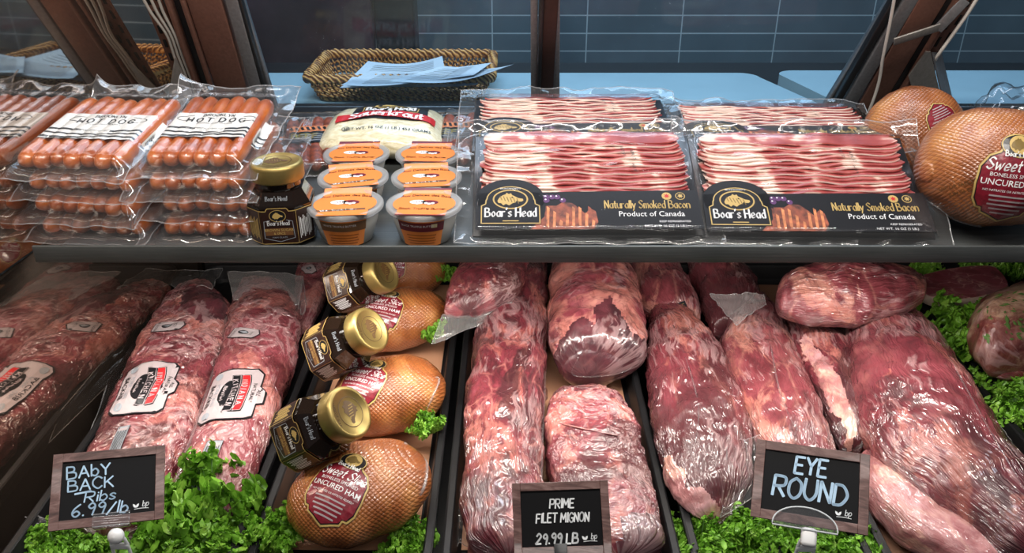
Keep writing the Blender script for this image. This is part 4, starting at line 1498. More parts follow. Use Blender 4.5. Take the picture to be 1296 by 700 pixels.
# ------------------------------------------------------------------ truffle butter tubs
def tub(label, x, y, kind, yaw=0.0):
    z0 = Z_SHELF + .0008
    root = thing('butter_tub', label, 'tub', T((x, y, z0)) @ Matrix.Rotation(R(yaw), 4, 'Z'), 'tubs of truffle butter')
    rb, rt, H = .0305, .0395, .0395
    MB().lathe([(.0280, .0), (rb, .0015), (rt, H), (rt - .0008, H), (rb - .001, .0025), (0, .002)], 44).build('cup', CUP, root, world=False)
    MB().lathe([(0, .003), (rb - .0018, .003), (rt - .0028, H - .006), (rt - .006, H - .004), (0, H - .0036)], 36).build('butter', MT['butter'], root, world=False)
    MB().lathe([(rt + .0006, H - .0035), (rt + .0034, H - .0035), (rt + .0040, H - .001), (rt + .0036, H + .0022), (rt + .0014, H + .0030), (rt - .001, H + .0024), (rt - .004, H + .0006), (0, H + .0006), (0, H + .0001), (rt + .0006, H - .0002), (rt + .0006, H - .0035)], 48).build('lid', CUP, root, world=False)
    p = Print()
    ov = [(.0355 * math.cos(2 * PI * k / 36), .0310 * math.sin(2 * PI * k / 36)) for k in range(36)]
    p.poly(ov, 0, 0)
    p.poly([(-.0275, -.0408), (.0275, -.0408), (.0275, .0408), (-.0275, .0408)], 0, 1)
    if kind == 'maroon':
        p.poly([(-.0275, .0345), (.0275, .0375), (.0275, .0408), (-.0275, .0408)], 2, 2)
        p.poly([(-.0275, -.0408), (.0275, -.0408), (.0275, -.0352), (-.0275, -.0352)], 2, 2)
        p.hand('Black Truffle Butter', 0, -.0185, .0055, 3, .17, 2, center=True, gap=.16, wsc=.95)
    else:
        p.poly([(-.034, -.0195), (.024, -.0145), (.024, -.0195), (-.034, -.0245)], 4, 2)
        p.hand('White Truffle Butter', -.005, -.0215, .0040, 5, .18, 3, center=True, rot=.085)
    p.hand('Aux Delices des Bois', 0, .0165, .0055, 2, .16, 2, center=True, arc=.005, gap=.2)
    for (cx, cy, s, m_) in ((-.0075, .0030, 1, 5), (.0060, .0025, 1.05, 2)):
        p.poly([(cx + .0095 * s * math.cos(a), cy + .0062 * s * math.sin(a)) for a in [2 * PI * k / 16 for k in range(16)]], m_, 3)
        for k in range(3):
            p.oval(cx - .004 + k * .0038, cy - .0028 - (k % 2) * .0016, .0023, .0028, 5, 4, 10)
    for k in range(3): p.rect(-.009 + k * .0028, .0030 + .001 * (k % 2), .0007, .006, 2, 5, .3)
    p.lay('lid_label', [MT['orange'], MT['orange_dark'], MT['maroon'], MT['orange_dark'], MT['brown_print'], MT['print_white']], root, lambda a, b, h: Vector((a, b, H + .0009 + h + .0026 * ss(.030, .040, abs(b)))), step=.006, world=False, gap=.00012, off=.0003)
    # front flap down the cup
    q = Print()
    a0 = .0285
    q.poly([(-a0, 0), (a0, 0), (a0 * .93, -.0325), (a0 * .4, -.0345), (-a0 * .4, -.0345), (-a0 * .93, -.0325)], 0, 0)
    bandm = 2 if kind == 'maroon' else 4
    q.poly([(-a0, -.0020), (a0, -.0020), (a0, -.0135), (-a0, -.0135)], bandm, 1)
    q.font('BLACK TRUFFLE BUTTER' if kind == 'maroon' else 'WHITE TRUFFLE BUTTER', -.004, -.0075, .0026, 5, 2)
    for k in range(4): q.rect(0, -.0185 - k * .0036, .038 - .003 * (k % 2), .0010, 1, 1)
    if kind == 'maroon': q.rect(.016, -.0062, .007, .0048, 3, 2)

    def cone(x_, y_, h):
        zz = H - .0045 + y_
        rr = rb + (rt - rb) * max(0, zz) / H + .0007 + h
        th = x_ / .040
        return Vector((rr * math.sin(th), -rr * math.cos(th), zz))
    q.lay('front_label', [MT['orange'], MT['orange_dark'], MT['maroon'], MT['butter'], MT['brown_print'], MT['print_white']], root, cone, step=.004, world=False)
    return root


def tub_x(px, Y):
    D = Y * math.cos(PITCH) + (CAMZ - Z_SHELF - .04) * math.sin(PITCH)
    return (px - 648) / FPX * D


for col, side in ((0, 'left'), (1, 'right')):
    for row, (Y, word) in enumerate(((.872, 'front'), (.958, 'middle'), (1.044, 'rear'))):
        px = ((437, 447, 451), (537, 540, 542))[col][row]
        near = ('beside the upright jar', 'beside the bacon pack')[col]
        kind = (('brown', 'brown', 'maroon'), ('maroon', 'brown', 'maroon'))[col][row]
        tub('truffle butter tub with orange label, %s tub of the column %s' % (word, near), tub_x(px, Y), Y, kind, ((4, 14, 2), (-2, 6, -3))[col][row])

# ------------------------------------------------------------------ sauerkraut bag
cx = (492 - 648) / FPX * 1.26
C0 = Vector((cx, 1.180, Z_SHELF + .026))
rings = []
for k in range(9):
    u = -1 + k / 4
    s = (1 - abs(u) ** 3.2) ** .5 if abs(u) < 1 else 0.0
    rings.append((C0 + Vector((u * .092, 0, -.003 * abs(u))), Vector((0, .066 + .012 * s, 0)), .005 + .0265 * s))
V, F, uvf = loft(rings, 44, 6, 2.2, .03, .0035, 30, 2.0, .9)
root = thing('sauerkraut_bag', 'plump clear bag of pale sauerkraut with black and red label, behind the butter tubs', 'bag', T((cx, 1.18, Z_SHELF)))
mobj('filled_pouch', V, F, MT['kraut'], root, True, uvf)
bv = bvh_of(V, F)
fr = (C0 + Vector((0.004, -.012, .028)), Vector((1, 0, 0)), Vector((0, .97, .24)).normalized(), Vector((0, -.24, .97)).normalized())
p = Print()
p.poly([(-.050, -.016), (.062, -.016), (.058, .058), (-.046, .058)], 0, 0)
p.line([(-.034, .012), (-.034, .034), (-.020, .036), (-.012, .050), (.024, .050), (.032, .036), (.046, .034), (.046, .012), (-.034, .012)], .0014, 1, 1)
p.oval(.006, .043, .026, .011, 1, 1); p.oval(.006, .043, .022, .008, 0, 2); p.poly([(.006 + .016 * x, .043 + .006 * y) for x, y in BOAR], 1, 3)
p.hand("Boar's Head", .006, .0165, .0155, 2, .2, 4, nib=R(40), center=True, wsc=.80)
bandp = [(-.068 + .140 * j / 12, -.012 + .014 * math.sin(PI * j / 12)) for j in range(13)]
for j in range(12):
    a, b = bandp[j], bandp[j + 1]
    p.poly([(a[0], a[1] - .011), (b[0], b[1] - .011), (b[0], b[1] + .011), (a[0], a[1] + .011)], 3, 5)
p.hand('Sauerkraut', .003, -.0155, .0195, 2, .2, 6, nib=R(35), center=True, arc=.009, wsc=1.0)
p.font('NET WT. 16 OZ (1 LB.) 453 GRAMS', .008, -.044, .0058, 4, 1, bold=.006)
p.hand('U', -.052, -.043, .006, 4, .12, 1); p.line([(-.0505 + .005 * math.cos(2 * PI * k / 14), -.040 + .005 * math.sin(2 * PI * k / 14)) for k in range(14)], .0009, 4, 1, closed=True)
p.lay('label', [MT['label_black'], MT['gold'], MT['print_white'], MT['red'], MT['ink']], root, on_body(bv, fr), step=.006, off=.0010, gap=.0003)
for sx in (-1, 1):
    def fin(u, v, sx=sx):
        y = 1.180 + (-.066 + .132 * v)
        z = Z_SHELF + .026 + .012 * (1 - (2 * v - 1) ** 2) * (1 - u) + .006 * math.sin(v * 9 + u * 3) * u + .012 * u
        return Vector((cx + sx * (.090 + .026 * u), y, z))
    mb = MB(); mb.grid(fin, 8, 24)
    f = mb.build('sealed_end', FILM_MILK, root)
    rb_ = MB()
    for k in range(4):
        rb_.tube([fin(.25 + .2 * k, v / 20) + Vector((0, 0, .0004)) for v in range(21)], .0007, 0, 5)
    rb_.build('crimp', FILM_MILK, f)


# ------------------------------------------------------------------ bacon packs
def bacon_pack(label, M, seed, W=.262, Lh=.158, nsl=17, detail=True):
    root = thing('bacon_pack', label, 'bacon pack', M, 'flat packs of sliced bacon')
    rnd = random.Random(seed)
    MB().box((0, Lh / 2, .0015), (W, Lh, .003), 0, .001).build('backing_board', MT['label_black'], root, world=False)
    x0, x1 = -W / 2 + .010, W / 2 - .012
    for k in range(nsl - 1, -1, -1):
        yb_ = .046 + k * (Lh - .046 - .022) / (nsl - 1)
        ph = rnd.uniform(0, 6)
        xa, xb = x0 + rnd.uniform(-.003, .005), x1 + rnd.uniform(-.005, .003)
        V = []
        NX, NY = 44, 5
        def sl(u, v, top=True):
            x = xa + (xb - xa) * u
            e = min(u, 1 - u)
            edge = 1 - math.exp(-e * 34) * .5
            wv = 0.0013 * math.sin(x * 62 + .35 * k) + .0006 * math.sin(x * 150 + ph) + .0014 * nz((x, k * .05, seed), 30)
            y = yb_ + wv + .026 * v * edge + .013 * (1 - edge)
            z = .0052 + .0085 * (1 - v) ** 1.2 + .0006 * math.sin(x * 120 + ph)
            if not top: z -= .0016
            return Vector((x, y, z))
        mb = MB(); mb.grid(lambda u, v: sl(u, 0, False).lerp(sl(u, 0), .5) if False else sl(u, v), NX, NY)
        # rounded lower edge
        mb.grid(lambda u, v: sl(u, 0) + Vector((0, -.0012 * math.sin(v * PI), -.0026 * v)), NX, 3, 1)
        o = mb.build('bacon_slice', [MT['bacon'][k % 3], MT['bacon_fat'] if k % 2 else MT['bacon'][(k + 1) % 3]], root, world=False)
    # printed card
    p = Print()
    zc = .0146
    p.poly([(-W / 2 + .004, 0), (W / 2 - .004, 0), (W / 2 - .004, .0575), (-W / 2 + .004, .0535)], 0, 0)
    lx, ly, s = -.0880, .0335, .0345
    p.oval(lx, .045, .039, .030, 0, 0)
    boar_badge(p, lx, ly, s, 0, 1, 2, 3)
    p.font('BRUNCKHORST\'S', lx, .0590, .0022, 2, 3)
    # crisp bacon and grapes picture
    bl = [(-.066, 0), (.004, 0), (.010, .010), (.008, .026), (.002, .030), (-.004, .022), (-.010, .030), (-.018, .038), (-.028, .040), (-.036, .034), (-.048, .034), (-.050, .018)]
    p.poly(bl, 4, 1)
    for k in range(16):
        a = -.052 + .0036 * k
        h1 = .009 + .022 * abs(math.sin(k * 1.9 + seed))
        p.poly([(a, .003 + .002 * (k % 3)), (a + .003, .002), (a + .0045, h1), (a + .0015, h1 + .003)], 5 if k % 2 else 4, 2)
    for k in range(5): p.oval(-.047 + .0062 * (k % 4), .047 - .005 * (k // 3), .0036, .0036, 6, 2, 14); p.oval(-.048 + .0062 * (k % 4), .0483 - .005 * (k // 3), .001, .001, 2, 3, 8)
    p.hand('Naturally Smoked Bacon', .067, .0300, .0115, 1, .13, 2, nib=R(42), center=True, gap=.15, wsc=.74)
    p.font('Product of Canada', .071, .0180, .0078, 2, 2, xs=.92)
    p.font('KEEP REFRIGERATED', .096, .0092, .0028, 2, 2)
    p.font('NET WT. 16 OZ (1 LB.)', .085, .0025, .0034, 2, 2)
    for kx, mm in ((.0905, 7), (.106, 0)):
        p.oval(kx, .0480, .0056, .0056, 1, 1, 20); p.oval(kx, .0480, .0047, .0047, 0 if mm == 0 else 8, 2, 20)
        st = []
        for j in range(14):
            rr = (.0036, .0018)[j % 2]
            st.append((kx + rr * math.sin(PI * j / 7), .0480 + rr * math.cos(PI * j / 7)))
        p.poly(st, mm if mm else 1, 3)
    p.lay('printed_card', [MT['label_black'], MT['gold'], MT['print_white'], MT['gold_dark'], MT['crisp'], MT['crisp_light'], MT['purple'], MT['red'], MT['gold']], root, lambda x, y, h: Vector((x, y, zc + h)), world=False, gap=.00018)
    # dated ink stamp on the film
    q = Print()
    q.font('BEST BY', .045, .118, .0034, 0, 0, rot=R(-80)); q.font('APR 17', .056, .112, .0040, 0, 0, rot=R(-80)); q.font('0413 B', .056, .092, .0034, 0, 0, rot=R(-80))
    hx = W / 2 + .020
    ya, yb = -.012, Lh + .020

    def sheet(u, v):
        x = -hx + 2 * hx * u
        y = ya + (yb - ya) * v
        dx = max(0, abs(x) - W / 2 + .006); dy = max(0, -y + .002, y - Lh + .008)
        d = math.hypot(dx, dy)
        f = 1 - ss(0, .010, d)
        wv = (nz((x, y, seed), 45, seed) * .0035 + nz((x, y, seed), 100, seed) * .0016) * ss(.002, .016, d)
        z = .004 + wv + (.0120 - wv) * f
        z += .0009 * nz((x * .5, y * 1.5, 2), 60, seed) * f
        if y > Lh: z += .010 * ss(0, .02, y - Lh) * (.7 + .6 * nz((x, 0, 0), 25, seed))
        if abs(x) > W / 2: z += .004 * ss(0, .02, abs(x) - W / 2) * math.sin(y * 50 + seed)
        return Vector((x, y, z))
    q.lay('date_stamp', [MT['ink']], root, lambda x, y, h: Vector((x, y, .0166 + h)), world=False)
    mb = MB(); mb.grid(sheet, 64, 44)
    for j, f_ in enumerate(mb.F):
        q_ = sum((mb.V[i_] for i_ in f_), Vector()) / 4
        if abs(q_.x) > W / 2 - .002 or q_.y < -.001 or q_.y > Lh - .004: mb.I[j] = 1
    mb.build('film_wrap', [FILM_FLAT, FILM_FIN], root, world=False)
    per = [sheet(k / 40, 0) for k in range(40)] + [sheet(1, k / 30) for k in range(30)] + [sheet(1 - k / 40, 1) for k in range(40)] + [sheet(0, 1 - k / 30) for k in range(30)]
    MB().tube(per, .0008, 0, 5, True).build('seam', FILM_MILK, root, world=False)
    return root


bacon_pack('front bacon pack with black card, beside the butter tubs', pack_M(.0865, .847, Z_SHELF + .0105, 26.5, 0.5), 3)
bacon_pack('front bacon pack with black card, beside the ham on the shelf', pack_M(.345, .849, Z_SHELF + .0070, 27, -1.0), 5)
bacon_pack('flat bacon pack lying on the riser behind the pack beside the butter tubs', pack_M(.080, .998, Z_SHELF + .0575, 8, 0.5), 8)
bacon_pack('flat bacon pack lying on the riser behind the pack beside the ham', pack_M(.352, 1.004, Z_SHELF + .0570, 2.5, -1.5), 9)


# ------------------------------------------------------------------ hams
def ham(label, c, a, b, h, yaw, lc, lr, seed, lab_s=1.0, pitch=0.0, name='smoked_ham', marks=True, expo=2.1):
    ax = Vector((math.cos(R(yaw)), math.sin(R(yaw)), math.tan(R(pitch)))).normalized()
    sd = Vector((-math.sin(R(yaw)), math.cos(R(yaw)), 0))
    root = thing(name, label, 'ham', T(c - Vector((0, 0, h))), 'net-marked smoked hams')
    V, F, uvf = loft(ellip_rings(c, ax, sd, a, b, h), 56, 6, expo, .2, .0028, 26, seed, .92)
    mobj('ham_body', V, F, MT['ham'], root, True, uvf)
    bv = bvh_of(V, F)
    fr = frame_on(bv, lc, lr)
    p = Print()
    k = lab_s
    oval = [(-.030, .012), (-.024, .022), (-.016, .026), (-.012, .031), (.012, .031), (.016, .026), (.024, .022), (.030, .012), (.031, -.004), (.029, -.018), (.024, -.026), (.020, -.0265), (.018, -.031), (.010, -.034), (.006, -.036), (0, -.0385), (-.006, -.036), (-.010, -.034), (-.018, -.031), (-.020, -.0265), (-.024, -.026), (-.029, -.018), (-.031, -.004)]
    p.poly([(x * k * 1.05, y * k * 1.05) for x, y in oval], 1, 0)
    p.line([(x * k * 1.02, y * k * 1.02) for x, y in oval], .0016 * k, 3, 1, closed=True)
    p.poly([(x * k * .965, y * k * .965) for x, y in oval], 0, 2)
    p.oval(0, .033 * k, .0165 * k, .0105 * k, 1, 3); p.line([(.0155 * k * math.cos(2 * PI * j / 20), .033 * k + .0098 * k * math.sin(2 * PI * j / 20)) for j in range(20)], .0010 * k, 3, 4, closed=True)
    p.oval(0, .034 * k, .0095 * k, .0080 * k, 3, 4); p.poly([(.008 * k * x, .034 * k + .0060 * k * y) for x, y in BOAR], 4, 5)
    p.hand("Boar's Head", 0, .0235 * k, .0048 * k, 2, .2, 6, nib=R(40), center=True, wsc=.9)
    p.hand('Sweet Slice', 0, .0105 * k, .0105 * k, 2, .14, 3, nib=R(50), center=True, slant=.25, wsc=.92)
    p.font('BONELESS SMOKED', 0, .0045 * k, .0037 * k, 2, 3)
    p.font('UNCURED HAM', 0, -.0035 * k, .0058 * k, 2, 3, bold=.01)
    p.font('NO NITRATES OR NITRITES ADDED*', 0, -.0095 * k, .0022 * k, 2, 3)
    for j, wd in enumerate((.036, .034, .034, .028, .022)):
        p.rect(0, (-.0135 - j * .0042) * k, wd * k, .0016 * k, 5, 3)
    p.lay('label', [MT['red_label'], MT['label_black'], MT['print_white'], MT['gold'], MT['gold_dark'], MT['label_dim']], root, on_body(bv, fr), step=.0055, off=.0009, gap=.00025)
    return root, bv, (V, F)


root, bv, _ = ham('large net-marked smoked ham with red label at the end of the shelf beside the bacon', Vector((.553, .906, Z_SHELF + .070)), .083, .077, .069, 8, (1284, 232), (1330, 236), 4.0, 1.15)
# tied clear bag end and stamped ink marks
def ridge_on(bv, pts, r, nm, m, parent, off=.0005):
    P = []
    for q in pts:
        h = bv.ray_cast(CAM_POS, ray(*q).normalized())
        if h[0] is None:
            h = bv.find_nearest(CAM_POS + ray(*q) * (h[3] if h[3] else .95))
        P.append(h[0] + h[1] * off)
    return MB().tube(catmull([tuple(p_) for p_ in P], 5), r, 0, 6).build(nm, m, parent)
ridge_on(bv, [(1176, 255), (1182, 270), (1200, 290), (1222, 303), (1240, 306)], .0011, 'bag_seam', FILM_MILK, root)
fr = frame_on(bv, (1219, 240), (1240, 234))
q = Print(); q.font('USE OR FREEZE BY', 0, .004, .0045, 0, 0); q.font('JUN 04 EST 12', .002, -.004, .0045, 0, 0)
q.lay('date_stamp', [MT['lid_stamp']], root, on_body(bv, fr), step=.005, off=.0009)
ham('smaller ham peeking out behind the large ham, in front of the wide steel bracket', Vector((.530, 1.062, Z_SHELF + .062)), .066, .058, .060, 25, (1197, 156), (1230, 150), 9.0, .7)

# crumpled clear bag behind the big ham
def crumple(label, c, rx, ry, rz, seed, m, nm='plastic_bag', cat='bag'):
    bm = bmesh.new()
    bmesh.ops.create_icosphere(bm, subdivisions=4, radius=1)
    V = []
    bm.verts.index_update()
    for v in bm.verts:
        n = v.co.normalized()
        k = 1 + .28 * noise.noise(n * 3 + Vector((seed, 0, 0))) + .16 * noise.noise(n * 7 + Vector((0, seed, 0)))
        z = n.z * rz * k
        V.append(Vector(c) + Vector((n.x * rx * k, n.y * ry * k, max(z, -rz * .8))))
    F = [[v.index for v in f.verts] for f in bm.faces]
    bm.free()
    o = mobj(nm, V, F, m)
    return setp(o, label, cat)
crumple('crumpled clear plastic bag behind the large ham', (.66, 1.07, Z_SHELF + .055), .055, .05, .066, 3, FILM)

# ------------------------------------------------------------------ black display trays
def tray(label, x0, x1, y0, y1, z=Z_RIM, depth=.028, r=.022, liner=None, liner_rect=None):
    root = thing('display_tray', label, 'tray', T(((x0 + x1) / 2, (y0 + y1) / 2, z - depth - .002)), 'black display trays')
    cx, cy = (x0 + x1) / 2, (y0 + y1) / 2
    w_, d = x1 - x0, y1 - y0
    prof = [(0.0, -.006), (0.0, 0.0), (.002, .0012), (.008, .0012), (.0095, -.0005), (.014, -depth + .006), (.018, -depth + .001), (.026, -depth)]
    V, F = [], []
    m_ = None
    for ins, dz in prof:
        P = rrect(w_ - 2 * ins, d - 2 * ins, 0, max(.004, r - ins * .6), 6)
        m_ = len(P)
        V += [Vector((cx + p.x, cy + p.y, z + dz)) for p in P]
    for ins, dz in ((.026, -depth - .002), (.012, -depth - .002), (.004, -.008)):
        P = rrect(w_ - 2 * ins, d - 2 * ins, 0, max(.004, r - ins * .6), 6)
        V += [Vector((cx + p.x, cy + p.y, z + dz)) for p in P]
    K = len(prof)
    for k in range(K + 3):
        if k == K - 1: continue
        k2 = (k + 1) % (K + 3)
        for j in range(m_):
            j2 = (j + 1) % m_
            F.append((k * m_ + j, k * m_ + j2, k2 * m_ + j2, k2 * m_ + j))
    F.append(tuple((K - 1) * m_ + j for j in range(m_)))
    F.append(tuple(reversed([K * m_ + j for j in range(m_)])))
    mobj('tray_shell', V, F, MT['tray'], root, True, None, None, False)
    # small stacking lugs along both sides
    if liner:
        lx0, lx1, ly0, ly1 = liner_rect
        mb = MB()
        def fn(u, v):
            x = lx0 + (lx1 - lx0) * u
            y = ly0 + (ly1 - ly0) * v
            e = 0.0
            return Vector((x, y, z - depth + .0015 + .0015 * nz((x, y, 0), 14, 1) + .0010))
        mb.grid(fn, 20, 40)
        mb.build('paper_liner', liner, root)
    return root


tray('black tray of rib packs beside the mirrored panel', -.530, -.286, .608, 1.30)
tray('black tray with peach paper holding the hams and lying jars', -.275, -.083, .608, 1.30, liner=MT['peach'], liner_rect=(-.255, -.103, .66, 1.27))
tray('black tray of wrapped filet pieces', -.073, .175, .608, 1.30, liner=MT['peach'], liner_rect=(-.055, .155, .66, 1.27))
tray('black tray of wrapped eye round pieces behind the round price card', .186, .374, .608, 1.30)
tray('black tray lined with brown paper under the largest wrapped beef cut', .385, .640, .608, 1.30, liner=MT['kraft'], liner_rect=(.403, .622, .65, 1.27))
tray('black tray of kale and roast at the end of the row', .650, .96, .608, 1.166)
tray('small black tray holding the marbled steak', .650, .96, 1.176, 1.316)

# ------------------------------------------------------------------ raw meat under film
M_RIB = meat('rib_meat', (0.11, 0.012, 0.018), (0.25, 0.055, 0.060), (0.38, 0.125, 0.120), (0.56, 0.33, 0.28), .55, 17, (1, .8, 1), 34, 60, .55, .6, 1.0)
M_RIB2 = meat('rib_meat_pale', (0.15, 0.02, 0.026), (0.30, 0.080, 0.082), (0.43, 0.165, 0.155), (0.60, 0.36, 0.31), .60, 15, (1, .7, 1), 30, 60, .55, .5, 4.0)
M_FIL = meat('filet_meat', (0.075, 0.006, 0.014), (0.20, 0.022, 0.036), (0.33, 0.075, 0.085), (0.58, 0.30, 0.25), .50, 21, (1.25, .55, 1), 14, 100, .7, .8, 2.0, warp=.02)
M_FIL2 = meat('filet_meat_fatty', (0.12, 0.012, 0.024), (0.34, 0.075, 0.085), (0.50, 0.21, 0.19), (0.70, 0.42, 0.34), .85, 11, (1, .8, 1), 34, 45, .22, .6, 7.0, crough=.10)
M_FIL3 = meat('filet_meat_pink', (0.10, 0.008, 0.018), (0.27, 0.042, 0.055), (0.42, 0.135, 0.13), (0.60, 0.33, 0.27), .58, 19, (1, .8, 1), 34, 70, .55, .7, 12.0)
M_EYE = meat('eye_round_meat', (0.11, 0.012, 0.020), (0.20, 0.034, 0.044), (0.30, 0.075, 0.080), (0.54, 0.29, 0.23), .34, 14, (1.3, .5, 1), 13, 100, .7, .35, 3.0, warp=.02)
M_EYE2 = meat('eye_round_meat_light', (0.11, 0.014, 0.020), (0.24, 0.052, 0.056), (0.37, 0.125, 0.115), (0.62, 0.40, 0.31), .58, 15, (1.2, .5, 1), 15, 95, .7, .4, 8.0, warp=.022)
M_BIG = meat('large_round_meat', (0.085, 0.010, 0.018), (0.20, 0.036, 0.046), (0.32, 0.095, 0.095), (0.54, 0.30, 0.24), .46, 11, (1.2, .6, 1), 9, 110, .75, .35, 5.0, warp=.014)
M_FATCAP = meat('cream_fat_cap', (0.46, 0.24, 0.19), (0.74, 0.58, 0.42), (0.88, 0.86, 0.66), (0.90, 0.82, 0.64), .62, 16, (1, .6, 1), 16, 60, .4, .3, 6.0)
M_RED_END = meat('red_cut_end', (0.13, 0.010, 0.016), (0.27, 0.034, 0.042), (0.38, 0.09, 0.09), (0.54, 0.28, 0.23), .25, 20, (1, 1, 1), 40, 60, .4, .4, 9.0)

M_DARK = meat('dark_lean_meat', (0.06, 0.012, 0.020), (0.11, 0.026, 0.034), (0.17, 0.05, 0.056), (0.40, 0.20, 0.17), .12, 15, (1, .7, 1), 20, 70, .16, .2, 17.0)
BODY = {}


def cut(name, label, cat, rows, m, z0=Z_BED, group=None, amp=.004, freq=26, cap=.35, expo=2.3, seed=1.0, bottom=.85, per=7, part='meat', crease=.0016, tx=None, patches=None):
    rings = prings(rows, z0)
    c = sum((r[0] for r in rings), Vector()) / len(rings)
    root = thing(name, label, cat, T((c.x, c.y, z0)), group)
    V, F, uvf = loft(rings, 150 if patches else 88, per * 3 if patches else per + 5, expo, cap, amp, freq, seed, bottom, crease)
    V = [Vector((v.x, v.y, max(v.z, z0 + .0008))) for v in V]
    if tx:                                   # stays inside the tray walls, bulging over the rim only
        V = [v if v.z > Z_RIM + .0035 else Vector((min(max(v.x, tx[0] + .0195), tx[1] - .0195), v.y, v.z)) for v in V]
    mats, mi = [m], None
    if patches:                              # muscle and fat areas of their own colour, in plan
        mi = [0] * len(F)
        for poly, pm, pz in patches:
            mats.append(pm)
            W = [at(x, y, pz) for x, y in poly]
            for k, f in enumerate(F):
                q = sum((V[j] for j in f), Vector()) / len(f)
                x = q.x + .005 * nz(q, 60) + .0025 * nz(q, 150, 3)
                y = q.y + .005 * nz(q, 60, 7) + .0025 * nz(q, 150, 9)
                ins = False
                for j in range(len(W)):
                    a, b = W[j], W[j - 1]
                    if (a.y > y) != (b.y > y) and x < (b.x - a.x) * (y - a.y) / (b.y - a.y) + a.x: ins = not ins
                if ins and q.z > z0 + .004: mi[k] = len(mats) - 1
    mobj(part, V, F, mats, root, True, uvf, mi)
    bv = bvh_of(V, F)
    BODY[label] = bv
    return root, bv


def flap(parent, pts, m, nm='bag_end', seed=0, amp=.004, n=(18, 14), off=None):
    """loose film spanned by four world corners A-B (near edge) D-C (far edge)"""
    A, B, C, D = [Vector(p) for p in pts]
    nrm = (B - A).cross(D - A).normalized()
    if nrm.z < 0: nrm = -nrm
    def fn(u, v):
        p = (A * (1 - u) + B * u) * (1 - v) + (D * (1 - u) + C * u) * v
        e = math.sin(PI * min(1, max(0, u)))
        return p + nrm * (amp * (nz((u * 3, v * 3, seed), 1.6, seed) + .5 * nz((u * 7, v * 7, seed), 1.4, seed)) + amp * 1.2 * e * (.4 + .6 * math.sin(v * 3 + seed)))
    mb = MB(); mb.grid(fn, *n)
    o = mb.build(nm, m, parent)
    per = [fn(k / 24, 0) for k in range(25)]
    mb2 = MB(); mb2.tube(per, .0006, 0, 5)
    mb2.tube([fn(0, k / 16) for k in range(17)], .0005, 0, 5); mb2.tube([fn(1, k / 16) for k in range(17)], .0005, 0, 5); mb2.tube([fn(k / 24, 1) for k in range(25)], .0005, 0, 5)
    mb2.build('film_edge', FILM_MILK, o)
    return o


def rz(px, py, z): return at(px, py, z)


# --- ribs
ra, bva = cut('rib_pack', 'vacuum pack of ribs with white shield label, nearest the mirrored panel', 'rib pack',
    [(222, 372, 268, 366, .022), (200, 398, 292, 388, .029), (180, 432, 288, 425, .031), (158, 475, 276, 470, .032), (138, 520, 258, 512, .032), (120, 565, 243, 560, .032), (106, 605, 226, 603, .031), (96, 640, 208, 640, .028), (94, 664, 182, 668, .022)], M_RIB, group='vacuum packs of pork ribs', amp=.0055, freq=24, seed=1, expo=2.5, tx=(-.530, -.286), patches=[([(236, 362), (282, 366), (288, 398), (256, 414), (228, 398)], M_DARK, .775)])
rb, bvb = cut('rib_pack', 'vacuum pack of ribs with white shield label, against the tray of hams', 'rib pack',
    [(305, 362, 365, 368, .022), (292, 388, 380, 392, .029), (284, 430, 378, 440, .032), (270, 480, 362, 492, .032), (254, 530, 345, 545, .032), (236, 580, 326, 596, .032), (218, 622, 310, 636, .029), (206, 650, 292, 662, .022)], M_RIB2, group='vacuum packs of pork ribs', amp=.0045, freq=20, seed=4, expo=2.5, tx=(-.530, -.286))
rc, bvc = cut('rib_pack', 'narrow pack of ribs at the back, partly behind the other two rib packs', 'rib pack',
    [(378, 338, 424, 338, .018), (374, 362, 416, 366, .020), (372, 392, 403, 398, .018), (372, 412, 392, 418, .012)], M_RIB, group='vacuum packs of pork ribs', amp=.003, freq=30, seed=7, tx=(-.530, -.286))
# loose film of the bags
flap(ra, [rz(232, 372, .765), rz(268, 364, .772), rz(282, 340, .762), rz(186, 342, .760)], FILM_FIN, seed=1, amp=.006)
flap(ra, [rz(135, 520, .748), rz(200, 402, .757), rz(184, 348, .757), rz(108, 560, .737)], FILM, 'bag_side', seed=2, amp=.004)
flap(ra, [rz(100, 655, .742), rz(190, 680, .742), rz(110, 692, .734), rz(32, 656, .744)], FILM_FIN, 'bag_corner', seed=3, amp=.008)
flap(rb, [rz(296, 380, .776), rz(378, 386, .772), rz(384, 350, .770), rz(288, 345, .775)], FILM_MILK, seed=5, amp=.004)
flap(rb, [rz(378, 388, .764), rz(383, 398, .758), rz(387, 392, .766), rz(383, 352, .770)], FILM_FIN, 'bag_side', seed=6, amp=.004)
# seam of film between the two packs
ridge_on(bvb, [(288, 400), (281, 440), (268, 482), (252, 532), (236, 578), (222, 618)], .0022, 'bag_seam', FILM_FIN, rb, .002)


